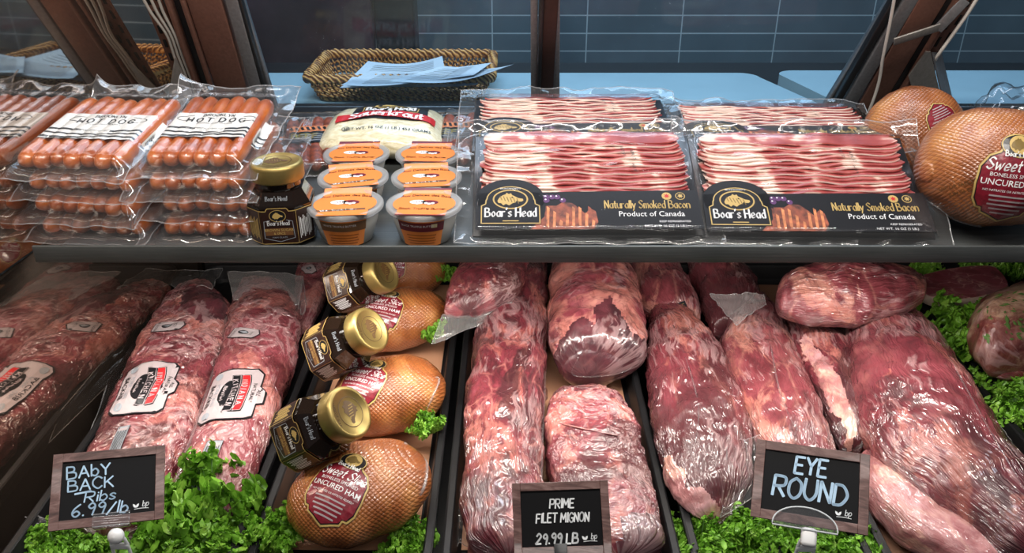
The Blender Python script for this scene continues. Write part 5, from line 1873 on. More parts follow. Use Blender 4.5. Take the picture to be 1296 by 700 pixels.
def shield_label(root, bv, c, r_, k=1.0):
    fr = frame_on(bv, c, r_)
    p = Print()
    o = [(-.030, .021), (-.024, .028), (-.008, .0275), (-.004, .033), (.010, .033), (.014, .0275), (.028, .027), (.031, .020), (.031, -.022), (.026, -.027), (-.026, -.027), (-.031, -.022)]
    p.poly([(x * k * 1.05, y * k * 1.05) for x, y in o], 1, 0)
    p.poly([(x * k, y * k) for x, y in o], 0, 1)
    def band(y0_, h_, wd, mi, L):
        n = 10
        for j in range(n):
            a, b = -wd + 2 * wd * j / n, -wd + 2 * wd * (j + 1) / n
            f = lambda x: y0_ + .0030 * (1 - (x / wd) ** 2)
            p.poly([(a * k, (f(a)) * k), (b * k, f(b) * k), (b * k, (f(b) + h_) * k), (a * k, (f(a) + h_) * k)], mi, L)
    band(.0055, .0102, .0232, 1, 2); band(.0062, .0088, .0222, 0, 3); band(.0067, .0078, .0216, 2, 4)
    band(-.0045, .0102, .0232, 1, 2); band(-.0038, .0088, .0222, 0, 3); band(-.0033, .0078, .0216, 1, 4)
    p.oval(0, -.0045 * k, .0165 * k, .0090 * k, 1, 2)
    p.hand('INDIANA', 0, .0082 * k, .0052 * k, 0, .16, 5, center=True, gap=.5, arc=.0022)
    p.hand('KITCHEN', 0, -.0018 * k, .0052 * k, 0, .16, 5, center=True, gap=.5, arc=.0022)
    p.hand('Natural Pork', 0, -.0095 * k, .0032 * k, 0, .16, 5, center=True, slant=.2)
    p.font('ALL', .001, .0262 * k, .0038 * k, 1, 3); p.font('NATURAL*', .001, .0208 * k, .0038 * k, 1, 3)
    p.font('PORK LOIN', 0, -.0185 * k, .0040 * k, 3, 3); p.font('BACKRIB', 0, -.0248 * k, .0052 * k, 1, 3, bold=.01)
    p.oval(-.0245 * k, -.0195 * k, .0040 * k, .0040 * k, 3, 3); p.oval(.0245 * k, -.0195 * k, .0040 * k, .0040 * k, 3, 3)
    p.font('USDA', .0245 * k, -.0205 * k, .0017 * k, 0, 4)
    p.lay('label', [MT['label_dim'], MT['label_black'], MT['red'], MT['ink_grey']], root, on_body(bv, fr, 1.75, 1.18), step=.007, off=.0016, gap=.0003)


shield_label(ra, bva, (184, 489), (172, 522), .98)
shield_label(rb, bvb, (293, 499), (281, 533), 1.0)


def hexa_label(root, bv, c, r_, k=1.0):
    fr = frame_on(bv, c, r_)
    p = Print()
    o = [(-.012, .016), (.012, .016), (.015, .010), (.013, -.014), (0, -.019), (-.013, -.014), (-.015, .010)]
    p.poly([(x * k * 1.08, y * k * 1.08) for x, y in o], 1, 0); p.poly([(x * k, y * k) for x, y in o], 0, 1)
    p.font('PRODUCT OF', 0, .0105 * k, .0032 * k, 1, 2); p.oval(0, .001 * k, .0058 * k, .0062 * k, 1, 2)
    p.poly([(0, .006 * k), (.004 * k, -.001 * k), (0, -.005 * k), (-.004 * k, -.001 * k)], 2, 3)
    p.font('U.S.A.', 0, -.0105 * k, .0036 * k, 1, 2)
    p.lay('small_label', [MT['label_dim'], MT['label_black'], MT['ink_grey']], root, on_body(bv, fr, 1.0, 1.5), step=.007, off=.0016, gap=.0003)


hexa_label(ra, bva, (213, 414), (222, 402), .85)
hexa_label(rb, bvb, (309, 422), (318, 412), .80)


def strip_label(root, bv, c, r_, k=1.0):
    fr = frame_on(bv, c, r_)
    p = Print()
    p.rect(0, 0, .042 * k, .0165 * k, 1, 0); p.rect(0, 0, .0410 * k, .0155 * k, 3, 1)
    rnd = random.Random(5)
    for j in range(7):
        p.rect(rnd.uniform(-.003, .003), (.0058 - j * .0019) * k, .032 * k, .0009 * k, 2, 2)
    p.rect(-.016 * k, 0, .004 * k, .012 * k, 0, 2)
    p.lay('ingredient_label', [MT['label_dim'], MT['label_black'], MT['ink'], MT['ink_grey']], root, on_body(bv, fr, 1.8, 1.2), step=.007, off=.0016, gap=.0003)


strip_label(rb, bvb, (262, 587), (256, 605), .95)
strip_label(ra, bva, (150, 560), (143, 580), .75)
hexa_label(rc, bvc, (391, 341), (399, 339), .7)

# --- hams in the second tray
h1, bvh1, _ = ham('front ham in the tray, largest of the hams among the lying jars', Vector(at(456, 623, .772)) , .079, .060, .047, 24, (426, 616), (462, 634), 2.0, .98, 3)
ridge_on(bvh1, [(497, 700), (518, 665), (532, 625), (540, 590), (532, 572), (512, 562)], .0018, 'bag_seam', FILM_MILK, h1)
fr = frame_on(bvh1, (434, 654), (442, 657)); q = Print(); q.line([(.0055 * math.cos(2 * PI * k / 16), .0055 * math.sin(2 * PI * k / 16)) for k in range(16)], .0009, 0, 0, closed=True); q.font('USDA', 0, -.0008, .0022, 0, 0)
q.lay('inspection_stamp', [MT['lid_stamp']], h1, on_body(bvh1, fr), step=.005, off=.0009)
h2, bvh2, _ = ham('second ham from the front in the tray, between the front and middle lying jars', Vector(at(492, 500, .772)), .074, .058, .046, 22, (459, 482), (494, 496), 5.0, .92, 2)
ridge_on(bvh2, [(533, 530), (548, 500), (554, 478), (550, 462)], .0014, 'bag_seam', FILM_MILK, h2)
h3, bvh3, _ = ham('third ham from the front in the tray, behind the middle lying jar', Vector(at(502, 405, .770)), .078, .054, .044, 20, (484, 390), (522, 402), 6.0, .92, 2)
ham('rearmost ham in the tray, mostly hidden under the shelf edge', Vector(at(520, 342, .768)), .060, .050, .042, 10, (500, 338), (520, 340), 8.0, .55, 0)


def jar_M(base_px, base_D, lid_px, lid_D, twist=0.0):
    a, b = atD(base_px[0], base_px[1], base_D), atD(lid_px[0], lid_px[1], lid_D)
    zax = (b - a).normalized()
    f = -FW
    n = (f - zax * f.dot(zax)).normalized()         # label face towards the viewer
    yax = -n
    xax = yax.cross(zax).normalized()
    M = Matrix((xax, yax, zax)).transposed().to_4x4()
    return T(a) @ M @ Matrix.Rotation(R(twist), 4, 'Z')


jar('glaze jar with gold lid lying nearest the front, propped on the front ham', jar_M((376, 556), .915, (446, 520), .868, -12))
jar('glaze jar with gold lid lying in the middle of the ham tray', jar_M((410, 449), 1.068, (469, 417), 1.024, -12))
jar('glaze jar with gold lid lying furthest back in the ham tray, under the shelf edge', jar_M((430, 368), 1.228, (488, 344), 1.186, -12))

# --- filet tray
f2, bv2 = cut('wrapped_filet', 'long wrapped filet lying along the left edge of the filet tray', 'wrapped beef',
    [(622, 335, 690, 333, .030), (612, 372, 692, 370, .033), (603, 425, 692, 425, .035), (596, 480, 690, 485, .036), (590, 540, 688, 545, .036), (588, 590, 686, 598, .036), (586, 640, 688, 648, .035), (590, 690, 696, 696, .032)], M_FIL, group='wrapped filet pieces', amp=.006, seed=2, expo=3.2, tx=(-.073, .175))
f4, bv4 = cut('wrapped_filet', 'wrapped filet under the prime filet price card, below the rounded fatty piece', 'wrapped beef',
    [(700, 505, 772, 503, .022), (692, 522, 792, 520, .030), (690, 555, 808, 552, .033), (694, 600, 818, 596, .033), (704, 650, 832, 645, .031), (716, 695, 842, 690, .028)], M_FIL3, group='wrapped filet pieces', amp=.006, seed=9, expo=3.2, tx=(-.073, .175), patches=[([(786, 668), (855, 652), (860, 730), (775, 720)], M_DARK, .765)])
f3, bv3 = cut('wrapped_filet', 'rounded fatty wrapped beef piece on top, at the right of the filet tray', 'wrapped beef',
    [(703, 330, 772, 328, .040), (697, 355, 800, 352, .046), (695, 390, 814, 390, .048), (696, 425, 818, 428, .048), (700, 452, 812, 455, .042), (712, 468, 788, 470, .032)], M_FIL2, z0=Z_BED + .012, group='wrapped filet pieces', amp=.006, freq=18, seed=5, expo=2.2, cap=.3, patches=[([(688, 458), (735, 440), (772, 462), (822, 445), (826, 520), (688, 520)], M_DARK, .775), ([(752, 392), (772, 380), (806, 420), (800, 446), (752, 430)], M_DARK, .825)])
f1, bv1 = cut('wrapped_filet', 'short wrapped filet end with clear bag tail, at the back of the filet tray', 'wrapped beef',
    [(590, 328, 668, 330, .026), (576, 350, 664, 352, .028), (566, 372, 656, 370, .026), (562, 392, 640, 380, .020)], M_FIL3, z0=Z_BED + .062, group='wrapped filet pieces', amp=.004, seed=14)
flap(f1, [rz(560, 398, .800), rz(648, 384, .795), rz(634, 404, .785), rz(546, 436, .780)], FILM_MILK, seed=4, amp=.006)
flap(f2, [rz(600, 688, .738), rz(586, 640, .738), rz(576, 652, .730), rz(570, 690, .728)], FILM_FIN, 'bag_corner', seed=8, amp=.008)
ridge_on(bv3, [(700, 466), (725, 474), (760, 476), (795, 468), (815, 446)], .0010, 'bag_seam', FILM_FIN, f3)
ridge_on(bv4, [(690, 534), (715, 538), (745, 545), (782, 552)], .0014, 'fold_seam', M_RED_END, f4)
ridge_on(bv2, [(690, 440), (689, 500), (686, 560), (685, 620)], .0012, 'bag_seam', FILM_FIN, f2)

# --- eye round tray
e1b, _ = cut('wrapped_eye_round', 'short wrapped eye round at the back, beside the rounded fatty piece', 'wrapped beef',
    [(790, 330, 856, 332, .030), (794, 358, 874, 364, .033), (812, 390, 886, 392, .032), (838, 408, 884, 412, .024)], M_EYE2, group='wrapped eye rounds', amp=.005, seed=3, tx=(.186, .374))
e1, bve1 = cut('wrapped_eye_round', 'long wrapped eye round lying along the left edge of its tray', 'wrapped beef',
    [(824, 402, 862, 396, .026), (819, 430, 892, 424, .034), (820, 475, 922, 470, .038), (826, 530, 944, 524, .038), (836, 585, 952, 575, .037), (852, 630, 946, 618, .032), (876, 658, 932, 648, .022)], M_EYE, group='wrapped eye rounds', amp=.005, seed=6, expo=2.5, tx=(.186, .374), patches=[([(818, 590), (844, 604), (870, 640), (908, 652), (910, 700), (850, 690), (815, 630)], M_FATCAP, .748)])
e2b, _ = cut('wrapped_eye_round', 'wrapped eye round at the back with a torn clear bag tail', 'wrapped beef',
    [(868, 330, 934, 332, .030), (880, 362, 958, 362, .032), (894, 396, 958, 390, .030), (902, 418, 946, 412, .022)], M_EYE, group='wrapped eye rounds', amp=.005, seed=16, tx=(.186, .374))
e2, bve2 = cut('wrapped_eye_round', 'pointed wrapped eye round lying in the middle, its end behind the eye round card', 'wrapped beef',
    [(946, 386, 972, 386, .024), (924, 412, 990, 410, .032), (910, 448, 1008, 455, .036), (926, 500, 1032, 505, .036), (946, 550, 1050, 558, .035), (968, 605, 1066, 612, .032), (996, 650, 1058, 655, .022)], M_EYE2, group='wrapped eye rounds', amp=.005, seed=10, expo=2.5, tx=(.186, .374))
e3, bve3 = cut('wrapped_flank', 'narrow dark wrapped beef strip squeezed between the eye round and the largest cut', 'wrapped beef',
    [(988, 405, 1050, 405, .020), (1000, 440, 1074, 440, .026), (1026, 490, 1088, 492, .026), (1050, 540, 1094, 542, .022), (1066, 566, 1090, 568, .014)], M_FIL, z0=Z_BED + .016, group=None, amp=.004, seed=12, patches=[([(1010, 432), (1019, 426), (1062, 486), (1087, 540), (1079, 548), (1046, 497)], M_FATCAP, .782)])
flap(e2b, [rz(932, 412, .800), rz(970, 386, .800), rz(966, 372, .806), rz(898, 373, .806)], FILM_MILK, seed=3, amp=.006)
flap(e1, [rz(912, 655, .752), rz(955, 628, .756), rz(968, 548, .775), rz(920, 566, .792)], FILM_FIN, seed=7, amp=.006)
flap(e2, [rz(1035, 662, .742), rz(1062, 655, .742), rz(1082, 640, .740), rz(1060, 672, .735)], FILM_FIN, 'bag_corner', seed=7, amp=.006)
ridge_on(bve1, [(852, 412), (870, 460), (884, 515), (880, 560)], .0010, 'bag_seam', FILM_FIN, e1)
ridge_on(bve2, [(972, 400), (976, 440), (988, 500), (1008, 545)], .0013, 'bag_seam', FILM_FIN, e2)
def ink_tag(root, bv, c, r_):
    fr = frame_on(bv, c, r_)
    p = Print(); p.rect(0, 0, .024, .020, 0, 0)
    for j in range(5): p.rect(0, .006 - j * .003, .018, .0012, 1, 1)
    p.lay('small_label', [MT['label_black'], MT['gold_dark']], root, on_body(bv, fr), step=.006, off=.0012)
ink_tag(e1b, BODY['short wrapped eye round at the back, beside the rounded fatty piece'], (860, 392), (872, 388))

# --- largest cut and the piece lying across it
big, bvg = cut('wrapped_beef_round', 'largest wrapped beef cut, lying on the brown paper at the end of the trays', 'wrapped beef',
    [(1070, 405, 1150, 398, .034), (1066, 425, 1170, 420, .044), (1070, 462, 1200, 455, .050), (1078, 505, 1228, 498, .053), (1094, 550, 1254, 545, .054), (1122, 592, 1280, 588, .054), (1168, 632, 1306, 624, .052), (1216, 668, 1336, 660, .048), (1262, 704, 1370, 696, .044)], M_BIG, group=None, amp=.006, freq=16, seed=8, expo=2.5, tx=(.385, .640), patches=[([(1086, 486), (1128, 464), (1176, 520), (1196, 590), (1160, 640), (1112, 600), (1082, 560)], M_FIL, .828)])
V, F, uvf = loft(prings([(1082, 592, 1104, 580, .022), (1088, 618, 1128, 600, .028), (1112, 650, 1156, 624, .030), (1146, 680, 1190, 652, .030), (1186, 706, 1232, 682, .028), (1226, 732, 1270, 712, .024)], Z_BED), 64, 12, 2.7, .3, .004, 24, 31.0, .9, .001)
setp(mobj('fat_cap', [Vector((v.x, v.y, max(v.z, Z_BED + .001))) for v in V], F, M_FATCAP, big, True, uvf), 'cream fat edge of the cut')
ridge_on(bvg, [(1120, 560), (1150, 600), (1185, 640), (1225, 680)], .0012, 'bag_seam', FILM_FIN, big)
ridge_on(bvg, [(1200, 450), (1230, 505), (1258, 555), (1285, 600), (1296, 620)], .0010, 'bag_fold', FILM_FIN, big)
flap(big, [rz(1240, 520, .765), rz(1285, 596, .765), rz(1306, 610, .742), rz(1262, 535, .742)], FILM, 'bag_side', seed=11, amp=.004)

z1 = Z_BED + .100
c1 = at(1078, 374, z1)
rings = []
for px, hw, hh in ((992, .040, .026), (1010, .056, .034), (1045, .066, .039), (1085, .066, .038), (1120, .058, .034), (1148, .046, .028), (1162, .034, .020)):
    p_ = at(px, 376 - (px - 1045) * .05, z1)
    rings.append((Vector((p_.x, p_.y, z1 + .004)), Vector((.012, hw, 0)), hh))
r1 = thing('wrapped_chuck', 'broad wrapped beef piece lying across the top of the largest cut, under the shelf edge', 'wrapped beef', T((c1.x, c1.y, z1 - .036)))
V, F, uvf = loft(rings, 88, 12, 2.3, .3, .0065, 20, 20.0, .9, .0016)
mobj('meat', V, F, M_EYE2, r1, True, uvf)

# --- steak, roast
pts = [(1166, 352), (1200, 344), (1240, 340), (1262, 344), (1276, 366), (1250, 378), (1200, 384), (1168, 376)]
O = [at(x, y, Z_BED + .044) for x, y in pts]
k = len(O)
OO = [Vector(p) for p in [Vector(q) for q in catmull([tuple(o) for o in O + [O[0]]], 5)][:-1]]
k = len(OO)
cen = sum(OO, Vector()) / k
V, F = [], []
layers = [(0.90, -.013), (1.0, -.008), (1.0, .003), (.975, .0062)]
for s_, dz in layers:
    for p_ in OO: V.append(cen + (p_ - cen) * s_ + Vector((0, 0, dz + .001 * nz(p_, 40))))
for a in range(len(layers) - 1):
    for j in range(k):
        F.append((a * k + j, a * k + (j + 1) % k, (a + 1) * k + (j + 1) % k, (a + 1) * k + j))
F.append(tuple(reversed(range(k))))
MARB = meat('marbled_steak', (0.34, 0.08, 0.08), (0.50, 0.16, 0.15), (0.62, 0.25, 0.23), (0.9, 0.75, 0.70), .34, 26, (1, 1.3, 1), 40, 40, .12, 1.0, 15.0, coat=.4, crough=.3, veil=.03)
FATM = simple('steak_fat', (0.62, 0.47, 0.38), 0.45, var=.15, vscale=60)
st = thing('raw_steak', 'flat marbled raw steak with white fat edge on kale under the shelf edge', 'steak', T(cen - Vector((0, 0, .013))))
mobj('fat_rim', V, F, FATM, st, True, None, None, True)
top = [cen + (p_ - cen) * .955 + Vector((0, 0, .0070 + .0006 * nz(p_, 60))) for p_ in OO]
low = [cen + (p_ - cen) * .965 + Vector((0, 0, .0048)) for p_ in OO]
mb = MB(); mb.add(top + low, [tuple(range(k))] + [(j, k + j, k + (j + 1) % k, (j + 1) % k) for j in range(k)])
mb.build('lean_meat', MARB, st, smooth=False)

M_ROAST = meat('seasoned_roast', (0.16, 0.03, 0.02), (0.36, 0.20, 0.12), (0.58, 0.52, 0.32), (0.66, 0.66, 0.46), .50, 10, (1, 1, 1), 30, 40, .2, 0.0, 21.0, coat=.45, crough=.25, veil=.02)
ro = thing('seasoned_roast', 'herb-sprinkled fat-capped roast sitting on kale at the far end', 'roast', T(at(1275, 455, Z_BED)))
rings = prings([(1232, 398, 1300, 372, .030), (1228, 412, 1345, 395, .046), (1236, 434, 1360, 420, .048), (1246, 456, 1365, 446, .034)], Z_BED + .03)
V, F, uvf = loft(rings, 64, 10, 3.0, .25, .009, 20, 22.0, .9)
mobj('fat_cap', V, F, M_ROAST, ro, True, uvf)
bvr = bvh_of(V, F)
rings = prings([(1245, 455, 1360, 452, .018), (1250, 468, 1350, 466, .016)], Z_BED + .028)
V2, F2, uv2 = loft(rings, 36, 8, 2.6, .4, .003, 30, 23.0, .9)
setp(mobj('lean_side', V2, F2, M_RED_END, ro, True, uv2), 'dark red lean side of the roast')
rnd = random.Random(4)
HERB = simple('chopped_herb', (0.08, 0.16, 0.03), .6, var=.3)
mb = MB()
for kx in range(46):
    px, py = rnd.uniform(1236, 1296), rnd.uniform(368, 432)
    h = bvr.ray_cast(CAM_POS, ray(px, py).normalized())
    if h[0] is None: continue
    a = rnd.uniform(0, 6.3); L = rnd.uniform(.002, .007)
    d_ = Vector((math.cos(a), math.sin(a), 0)); n = h[1] if h[1].z > 0 else -h[1]
    d_ = (d_ - n * d_.dot(n)).normalized(); s_ = n.cross(d_)
    p_ = h[0] + n * .0008
    mb.add([p_ - d_ * L, p_ + s_ * L * .5, p_ + d_ * L, p_ - s_ * L * .5, p_ + n * .0009], [(0, 1, 4), (1, 2, 4), (2, 3, 4), (3, 0, 4)])
hb = mb.build('herb_flakes', HERB, ro)
hb['kind'] = 'stuff'
setp(ro, None)

# ------------------------------------------------------------------ curly kale
def kale_leaf(mb, rnd, M, L, W, arch, i=0):
    nu, nv = 190, 18
    ph = [rnd.uniform(0, 6.3) for _ in range(6)]
    sd = rnd.uniform(0, 50)
    fr_ = rnd.uniform(8.0, 10.5)
    def fn(u, v):
        s = (v - .5) * 2
        a = abs(s)
        wu = W * (math.sin(PI * min(1, .10 + .86 * u)) ** .7) * (1 + .14 * math.sin(u * 11 + ph[4]))
        y = L * u
        z = arch * (u * 1.1 - u * u * .75) * L
        x = s * wu * (1 - .25 * a)
        e = a ** 1.6
        sg = 1 if s > 0 else -1
        f1 = 2 * PI * fr_ * .42
        f2 = 2 * PI * fr_ * 2.3
        e2 = a ** 3
        z += W * (e * .34 * math.sin(u * f1 + ph[0] * sg) + e2 * .20 * math.sin(u * f2 + ph[1] * sg)) + .15 * W * a
        y += W * (e * .16 * math.cos(u * f1 + ph[0] * sg) + e2 * .16 * math.cos(u * f2 + ph[1] * sg))
        x += sg * W * e2 * (.14 * math.sin(u * f2 * 1.7 + ph[5]) - .30)
        z += .12 * W * e2 * math.sin(u * f2 * 1.7 + ph[2] * sg)
        q = noise.noise(Vector((u * 9 + sd, s * 5, 0)))
        z += .10 * W * q
        return M @ Vector((x, y, z))
    mb.grid(fn, nu, nv, i)
    return [fn(k / 12, .5) + Vector((0, 0, -.0004)) for k in range(13)]


KV = []
def kale_variant(seed, n, L, W):
    rnd = random.Random(seed)
    mb, ms = MB(), MB()
    for k in range(n):
        a = 2 * PI * k / n + rnd.uniform(-.3, .3)
        lift = rnd.uniform(12, 62) if k > 3 else rnd.uniform(55, 85)
        M = Matrix.Rotation(a, 4, 'Z') @ T((0, .003, 0.002)) @ Matrix.Rotation(R(lift), 4, 'X') @ Matrix.Rotation(R(rnd.uniform(-35, 35)), 4, 'Y')
        l = L * rnd.uniform(.75, 1.1)
        st_ = kale_leaf(mb, rnd, M, l, W * rnd.uniform(.8, 1.15), rnd.uniform(-.2, .35))
        ms.tube(st_, [.0015 * (1 - .8 * j / 12) for j in range(13)], 0, 6)
    V = [Vector((v.x, v.y, max(v.z, .0005 + .002 * abs(nz(v, 60))))) for v in mb.V]
    me = bpy.data.meshes.new('kale_foliage'); me.from_pydata(V, [], mb.F); me.materials.append(MT['kale']); me.polygons.foreach_set('use_smooth', [True] * len(me.polygons))
    m2 = bpy.data.meshes.new('kale_stem'); m2.from_pydata([Vector((v.x, v.y, max(v.z, .001))) for v in ms.V], [], ms.F); m2.materials.append(MT['kale_stem']); m2.polygons.foreach_set('use_smooth', [True] * len(m2.polygons))
    KV.append((me, m2))
kale_variant(1, 26, .040, .0145)
kale_variant(2, 25, .042, .015)
kale_variant(3, 27, .038, .0145)


def kale(label, px, py, z, s, var, rot, sz=1.0):
    p_ = at(px, py, z)
    root = thing('kale_bunch', label, 'kale', T((p_.x, p_.y, z)) @ Matrix.Rotation(R(rot), 4, 'Z') @ Matrix.Diagonal((s, s, s * sz, 1)), 'bunches of curly kale garnish')
    for me, nm in zip(KV[var], ('foliage', 'stem')):
        o = bpy.data.objects.new(nm, me)
        COL.objects.link(o)
        o.parent = root
    return root


KB = Z_BED + .0
KL = [
 ('tall bright kale bunch rising beside the rib price card, in front of the ribs', 268, 668, KB, 1.6, 0, 20, 1.35),
 ('bright kale bunch in front of the ribs, just right of the rib card stand', 218, 690, KB, 1.5, 1, 80, 1.1),
 ('bright kale bunch in the front corner of the rib tray beside the black tray rim', 287, 692, KB, 1.25, 2, 140, 1.0),
 ('low kale under the bag corner, left of the rib card stand', 70, 696, KB, 1.0, 2, 10, .8),
 ('low kale directly under the rib price card', 125, 700, KB, 1.0, 0, 210, .7),
 ('kale bunch at the front end of the ham tray, left of the front ham', 350, 690, KB, 1.0, 1, 0, 1.1),
 ('kale bunch at the front end of the ham tray, right of the front ham', 516, 692, KB, .9, 2, 60, 1.0),
 ('kale tuft between the front ham and the second ham at the tray edge', 541, 548, KB + .028, .62, 0, 33, 1.1),
 ('kale tuft beside the third ham, below the clear bag tail', 543, 428, KB + .030, .72, 1, 100, 1.1),
 ('kale tuft beside the rearmost ham under the shelf edge', 556, 355, KB + .030, .75, 2, 200, 1.1),
 ('kale bunch left of the eye round card stand, below the front eye round', 885, 688, KB, .95, 2, 300, .9),
 ('kale bunch between the eye round card stand and the front eye round tip', 940, 690, KB, 1.05, 0, 160, .9),
 ('kale bunch right of the eye round card stand', 1020, 694, KB, 1.05, 1, 250, .9),
 ('pale kale bunch in the front corner of the eye round tray', 1064, 694, KB, 1.0, 2, 30, 1.0),
 ('kale at the very front of the rib tray, below the tall bunch', 250, 716, KB, 1.4, 0, 120, .8),
 ('kale at the very front of the eye round tray, left of the card stand', 915, 716, KB, 1.2, 1, 20, .7),
 ('kale at the very front of the eye round tray, right of the card stand', 1050, 718, KB, 1.2, 0, 75, .7),
 ('dark kale bunch beside the largest cut, in front of the steak tray', 1205, 428, KB, 1.45, 0, 70, 1.15),
 ('dark kale bunch between the largest cut and the roast', 1222, 462, KB, 1.4, 1, 180, 1.1),
 ('dark kale bunch under the near edge of the roast', 1262, 498, KB, 1.35, 2, 270, .9),
 ('dark kale bunch lowest at the far end beside the largest cut', 1268, 540, KB, 1.2, 0, 340, .9),
 ('dark kale bunch at the far end below the roast', 1300, 520, KB, 1.3, 1, 15, 1.0),
 ('kale under the roast at the far end', 1300, 470, KB, 1.1, 2, 115, .5),
 ('kale tuft in front of the steak, at its left end', 1172, 384, KB, .85, 1, 50, .75),
 ('kale tuft in front of the middle of the steak', 1206, 386, KB, .8, 2, 130, .75),
 ('kale tuft behind the steak under the shelf edge, beside the crossing beef piece', 1168, 352, KB, .9, 0, 210, 1.2),
 ('kale tuft behind the middle of the steak under the shelf edge', 1225, 346, KB, .9, 1, 280, 1.3),
 ('upright kale tuft behind the right end of the steak', 1272, 352, KB, 1.0, 2, 350, 1.4),
]
for a in KL: kale(*a)


# ------------------------------------------------------------------ price cards
def card(label, tl, e1, e2, d2, D, scale_z0, letters, holder):
    """tl: top-left pixel; e1,e2 edges in pixels; d2: how much nearer the lower edge is (pixels)"""
    dot = e1[0] * e2[0] + e1[1] * e2[1]
    d1 = -dot / d2
    k = D / FPX
    O = atD(tl[0], tl[1], D)
    v3 = lambda e, d: (RT * e[0] - UP * e[1] + FW * d) * k
    E1, E2 = v3(e1, d1), v3(e2, d2)
    w_, h_ = E1.length, E2.length
    X = E1.normalized(); Y = -(E2 - X * E2.dot(X)).normalized(); N = X.cross(Y)
    C = O + E1 / 2 + E2 / 2
    M = Matrix.Translation(C) @ Matrix((X, Y, N)).transposed().to_4x4()
    base_z = scale_z0
    root = thing('price_card', label, 'price sign', T((C.x, C.y, base_z)), None)
    bd = .0085 * w_ / .1
    mb = MB(); mb.box((0, 0, -.001), (w_ - .001, h_ - .001, .0016), 0, 0, M)
    mb.build('chalkboard_panel', MT['chalkboard'], root, smooth=False)
    mb = MB()
    for sx in (-1, 1):
        mb.box((sx * (w_ / 2 - bd / 2), 0, .0003), (bd, h_, .0022), 0, .0004, M)
        mb.box((0, sx * (h_ / 2 - bd / 2), .0003), (w_ - 2 * bd, bd, .0022), 0, .0004, M)
    mb.build('wood_border', MT['wood'], root, smooth=False)
    p = Print()
    for t_ in letters:
        f, args, kw = t_
        getattr(p, f)(*args, **kw)
    # little leaf flourish in the corner
    ux, uy = w_ * .5 - bd - .011, -h_ * .5 + bd + .0058
    for sx, ang in ((-1, 2.2), (1, 1.0)):
        c_, q_ = math.cos(ang), math.sin(ang)
        lf = [(0, 0), (.0012, .0010), (.0030, .0009), (.0044, 0), (.0030, -.0009), (.0012, -.0010)]
        p.poly([(ux - .0048 + x * c_ - y * q_, uy - .0010 + x * q_ + y * c_) for x, y in lf], 1, 0)
    p.hand('bp', ux + .0006, uy - .0004, .0050, 1, .12, 0, slant=.25, rot=.1)
    p.line(catmull([(ux - .0062, uy - .0022), (ux, uy - .0018), (ux + .0058, uy - .0022)], 5), .0005, 1, 0)
    p.lay('chalk_lettering', [MT['chalk'], MT['chalk_white']], root, lambda x, y, h: M @ Vector((x, y, h)), off=.0003, gap=.00008)
    # holder
    hx, kind = holder
    lx = hx * w_
    by_ = -h_ / 2
    if kind == 'clip':
        mb = MB(); mb.box((lx, by_ + .004, .0030), (.0115, .0120, .0012), 0, .0003, M); mb.box((lx, by_ + .004, -.0035), (.0115, .0120, .0012), 0, .0003, M); mb.box((lx, by_ - .0025, -.0003), (.0115, .0012, .008), 0, .0003, M)
        mb.build('clip', MT['band'], root)
        a = M @ Vector((lx, by_ - .003, -.001))
        mb = MB(); mb.tube([a, Vector((a.x, a.y + .004, (a.z + base_z) / 2)), Vector((a.x, a.y + .006, base_z + .001))], .0022, 0, 10); mb.build('stem', MT['band'], root)
        mb = MB(); mb.lathe([(0, 0), (.012, 0), (.012, .0025), (.003, .004), (0, .004)], 24, 0, T((a.x, a.y + .006, base_z))); mb.build('base', MT['band'], root)
    else:
        if kind == 'bar':
            mb = MB(); mb.box((lx, by_ + .0045, .0026), (.030, .011, .0014), 0, .0004, M); mb.box((lx, by_ + .0045, -.0036), (.030, .011, .0014), 0, .0004, M); mb.box((lx, by_ - .0016, -.0005), (.030, .0014, .0075), 0, .0004, M)
            mb.build('clip', CLEAR, root)
            e = MB(); P_ = [(-.015, -.001), (.015, -.001), (.015, .010), (-.015, .010)]
            e.tube([M @ Vector((lx + x, by_ + y, .0034)) for x, y in P_], .00045, 0, 6, True); e.build('clip_rim', FILM_MILK, root)
        else:
            ar = [(.0265 * math.cos(a), -.006 + .0165 * math.sin(a)) for a in [PI * j / 20 for j in range(21)]] + [(-.0265, -.008), (.0265, -.008)]
            V = [M @ Vector((lx + x, by_ + y + .004, .0026)) for x, y in ar] + [M @ Vector((lx + x, by_ + y + .004, .0040)) for x, y in ar]
            n = len(ar)
            mb = MB(); mb.add(V, [tuple(reversed(range(n))), tuple(range(n, 2 * n))] + [(j, (j + 1) % n, n + (j + 1) % n, n + j) for j in range(n)])
            mb.box((lx, by_ - .0030, -.0005), (.050, .0014, .0075), 0, .0004, M); mb.box((lx, by_ + .004, -.0036), (.050, .012, .0014), 0, .0004, M)
            mb.build('clip', CLEAR, root, smooth=False)
            e = MB(); e.tube([M @ Vector((lx + x, by_ + y + .004, .0042)) for x, y in ar], .0007, 0, 6, True); e.build('clip_rim', MT['wire'], root)
        a = M @ Vector((lx + .004, by_ - .010, -.001))
        mb = MB()
        if kind == 'bar':
            mb.lathe([(0, -.0065), (.004, -.0058), (.0066, -.002), (.0072, .001), (.0060, .004), (.003, .0060), (0, .0065)], 24, 0, Matrix.Translation(a) @ Matrix.Rotation(R(60), 4, 'X'))
        else:
            mb.box((0, 0, 0), (.013, .016, .008), 0, .003, Matrix.Translation(a + Vector((0, 0, .001))) @ M.to_3x3().to_4x4())
        mb.build('knob', MT['white_plastic'], root)
        mb = MB()
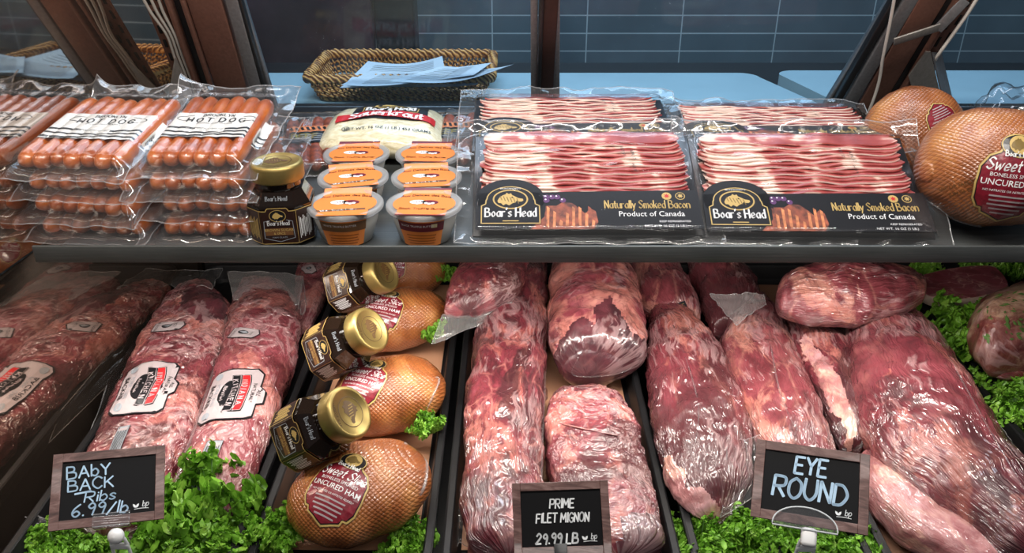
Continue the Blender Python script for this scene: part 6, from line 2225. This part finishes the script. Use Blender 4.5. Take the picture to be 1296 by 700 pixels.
        for sx in (-1, 1):
            mb.tube(catmull([(a.x, a.y, a.z - .003), (a.x + sx * .007, a.y + .001, a.z - .010), (a.x + sx * .0085, a.y + .002, (a.z + base_z) / 2), (a.x + sx * .012, a.y + .003, base_z + .002)], 6), .0016, 0, 8)
        mb.box((a.x, a.y + .001, a.z - .013), (.017, .004, .006), 0, .0012)
        mb.build('stand', MT['wire'], root)
        mb = MB(); mb.lathe([(0, 0), (.0165, 0), (.0165, .002), (.006, .004), (0, .004)], 24, 0, T((a.x, a.y + .003, base_z))); mb.build('base', MT['wire'], root)
    return root


k1 = .762 / FPX
px = lambda v: v * k1
card('chalkboard price card for baby back ribs in a wood border', (68, 576), (126, -5), (15, 85), -40, .755, .6758, [
    ('hand', ('BAbY', px(-48), px(14), px(15), 0), dict(wd=.135, slant=.0, jit=.06, rot=.06, wsc=1.25)),
    ('hand', ('BACK', px(-46), px(-2), px(14), 0), dict(wd=.135, slant=.0, jit=.06, rot=.03, wsc=1.35)),
    ('line', ([(px(-38), px(-5)), (px(-20), px(-3))], px(2.3), 0), dict(layer=2)),
    ('hand', ('Ribs', px(-27), px(-16), px(12.5), 0), dict(wd=.14, slant=.1, jit=.05, wsc=1.5)),
    ('hand', ('6.99/lb', px(-41), px(-33), px(14.5), 0), dict(wd=.135, slant=.12, jit=.05, wsc=1.30)),
], (.04, 'bar'))
card('chalkboard price card for prime filet mignon in a wood border', (648, 612), (120, -7), (3, 85), -22, .755, .6758, [
    ('hand', ('PRIME', px(1), px(12), px(11), 1), dict(wd=.16, slant=.12, center=True, wsc=.9, jit=.04)),
    ('hand', ('FILET MIGNON', px(1), px(-5), px(11), 1), dict(wd=.16, slant=.12, center=True, wsc=.84, jit=.04)),
    ('hand', ('29.99 LB', px(-7), px(-30), px(11.5), 1), dict(wd=.19, slant=.12, center=True, wsc=1.05, jit=.05)),
], (-.02, 'clip'))
card('chalkboard price card for eye round, tilted in a wood border', (958, 556), (127, 12), (-20, 86), -40, .755, .6758, [
    ('hand', ('EYE', px(-1), px(13), px(21), 0), dict(wd=.15, slant=.10, center=True, wsc=.92, jit=.03)),
    ('hand', ('ROUND', px(-1), px(-18), px(25), 0), dict(wd=.14, slant=.10, center=True, wsc=.98, jit=.03)),
], (-.03, 'arch'))
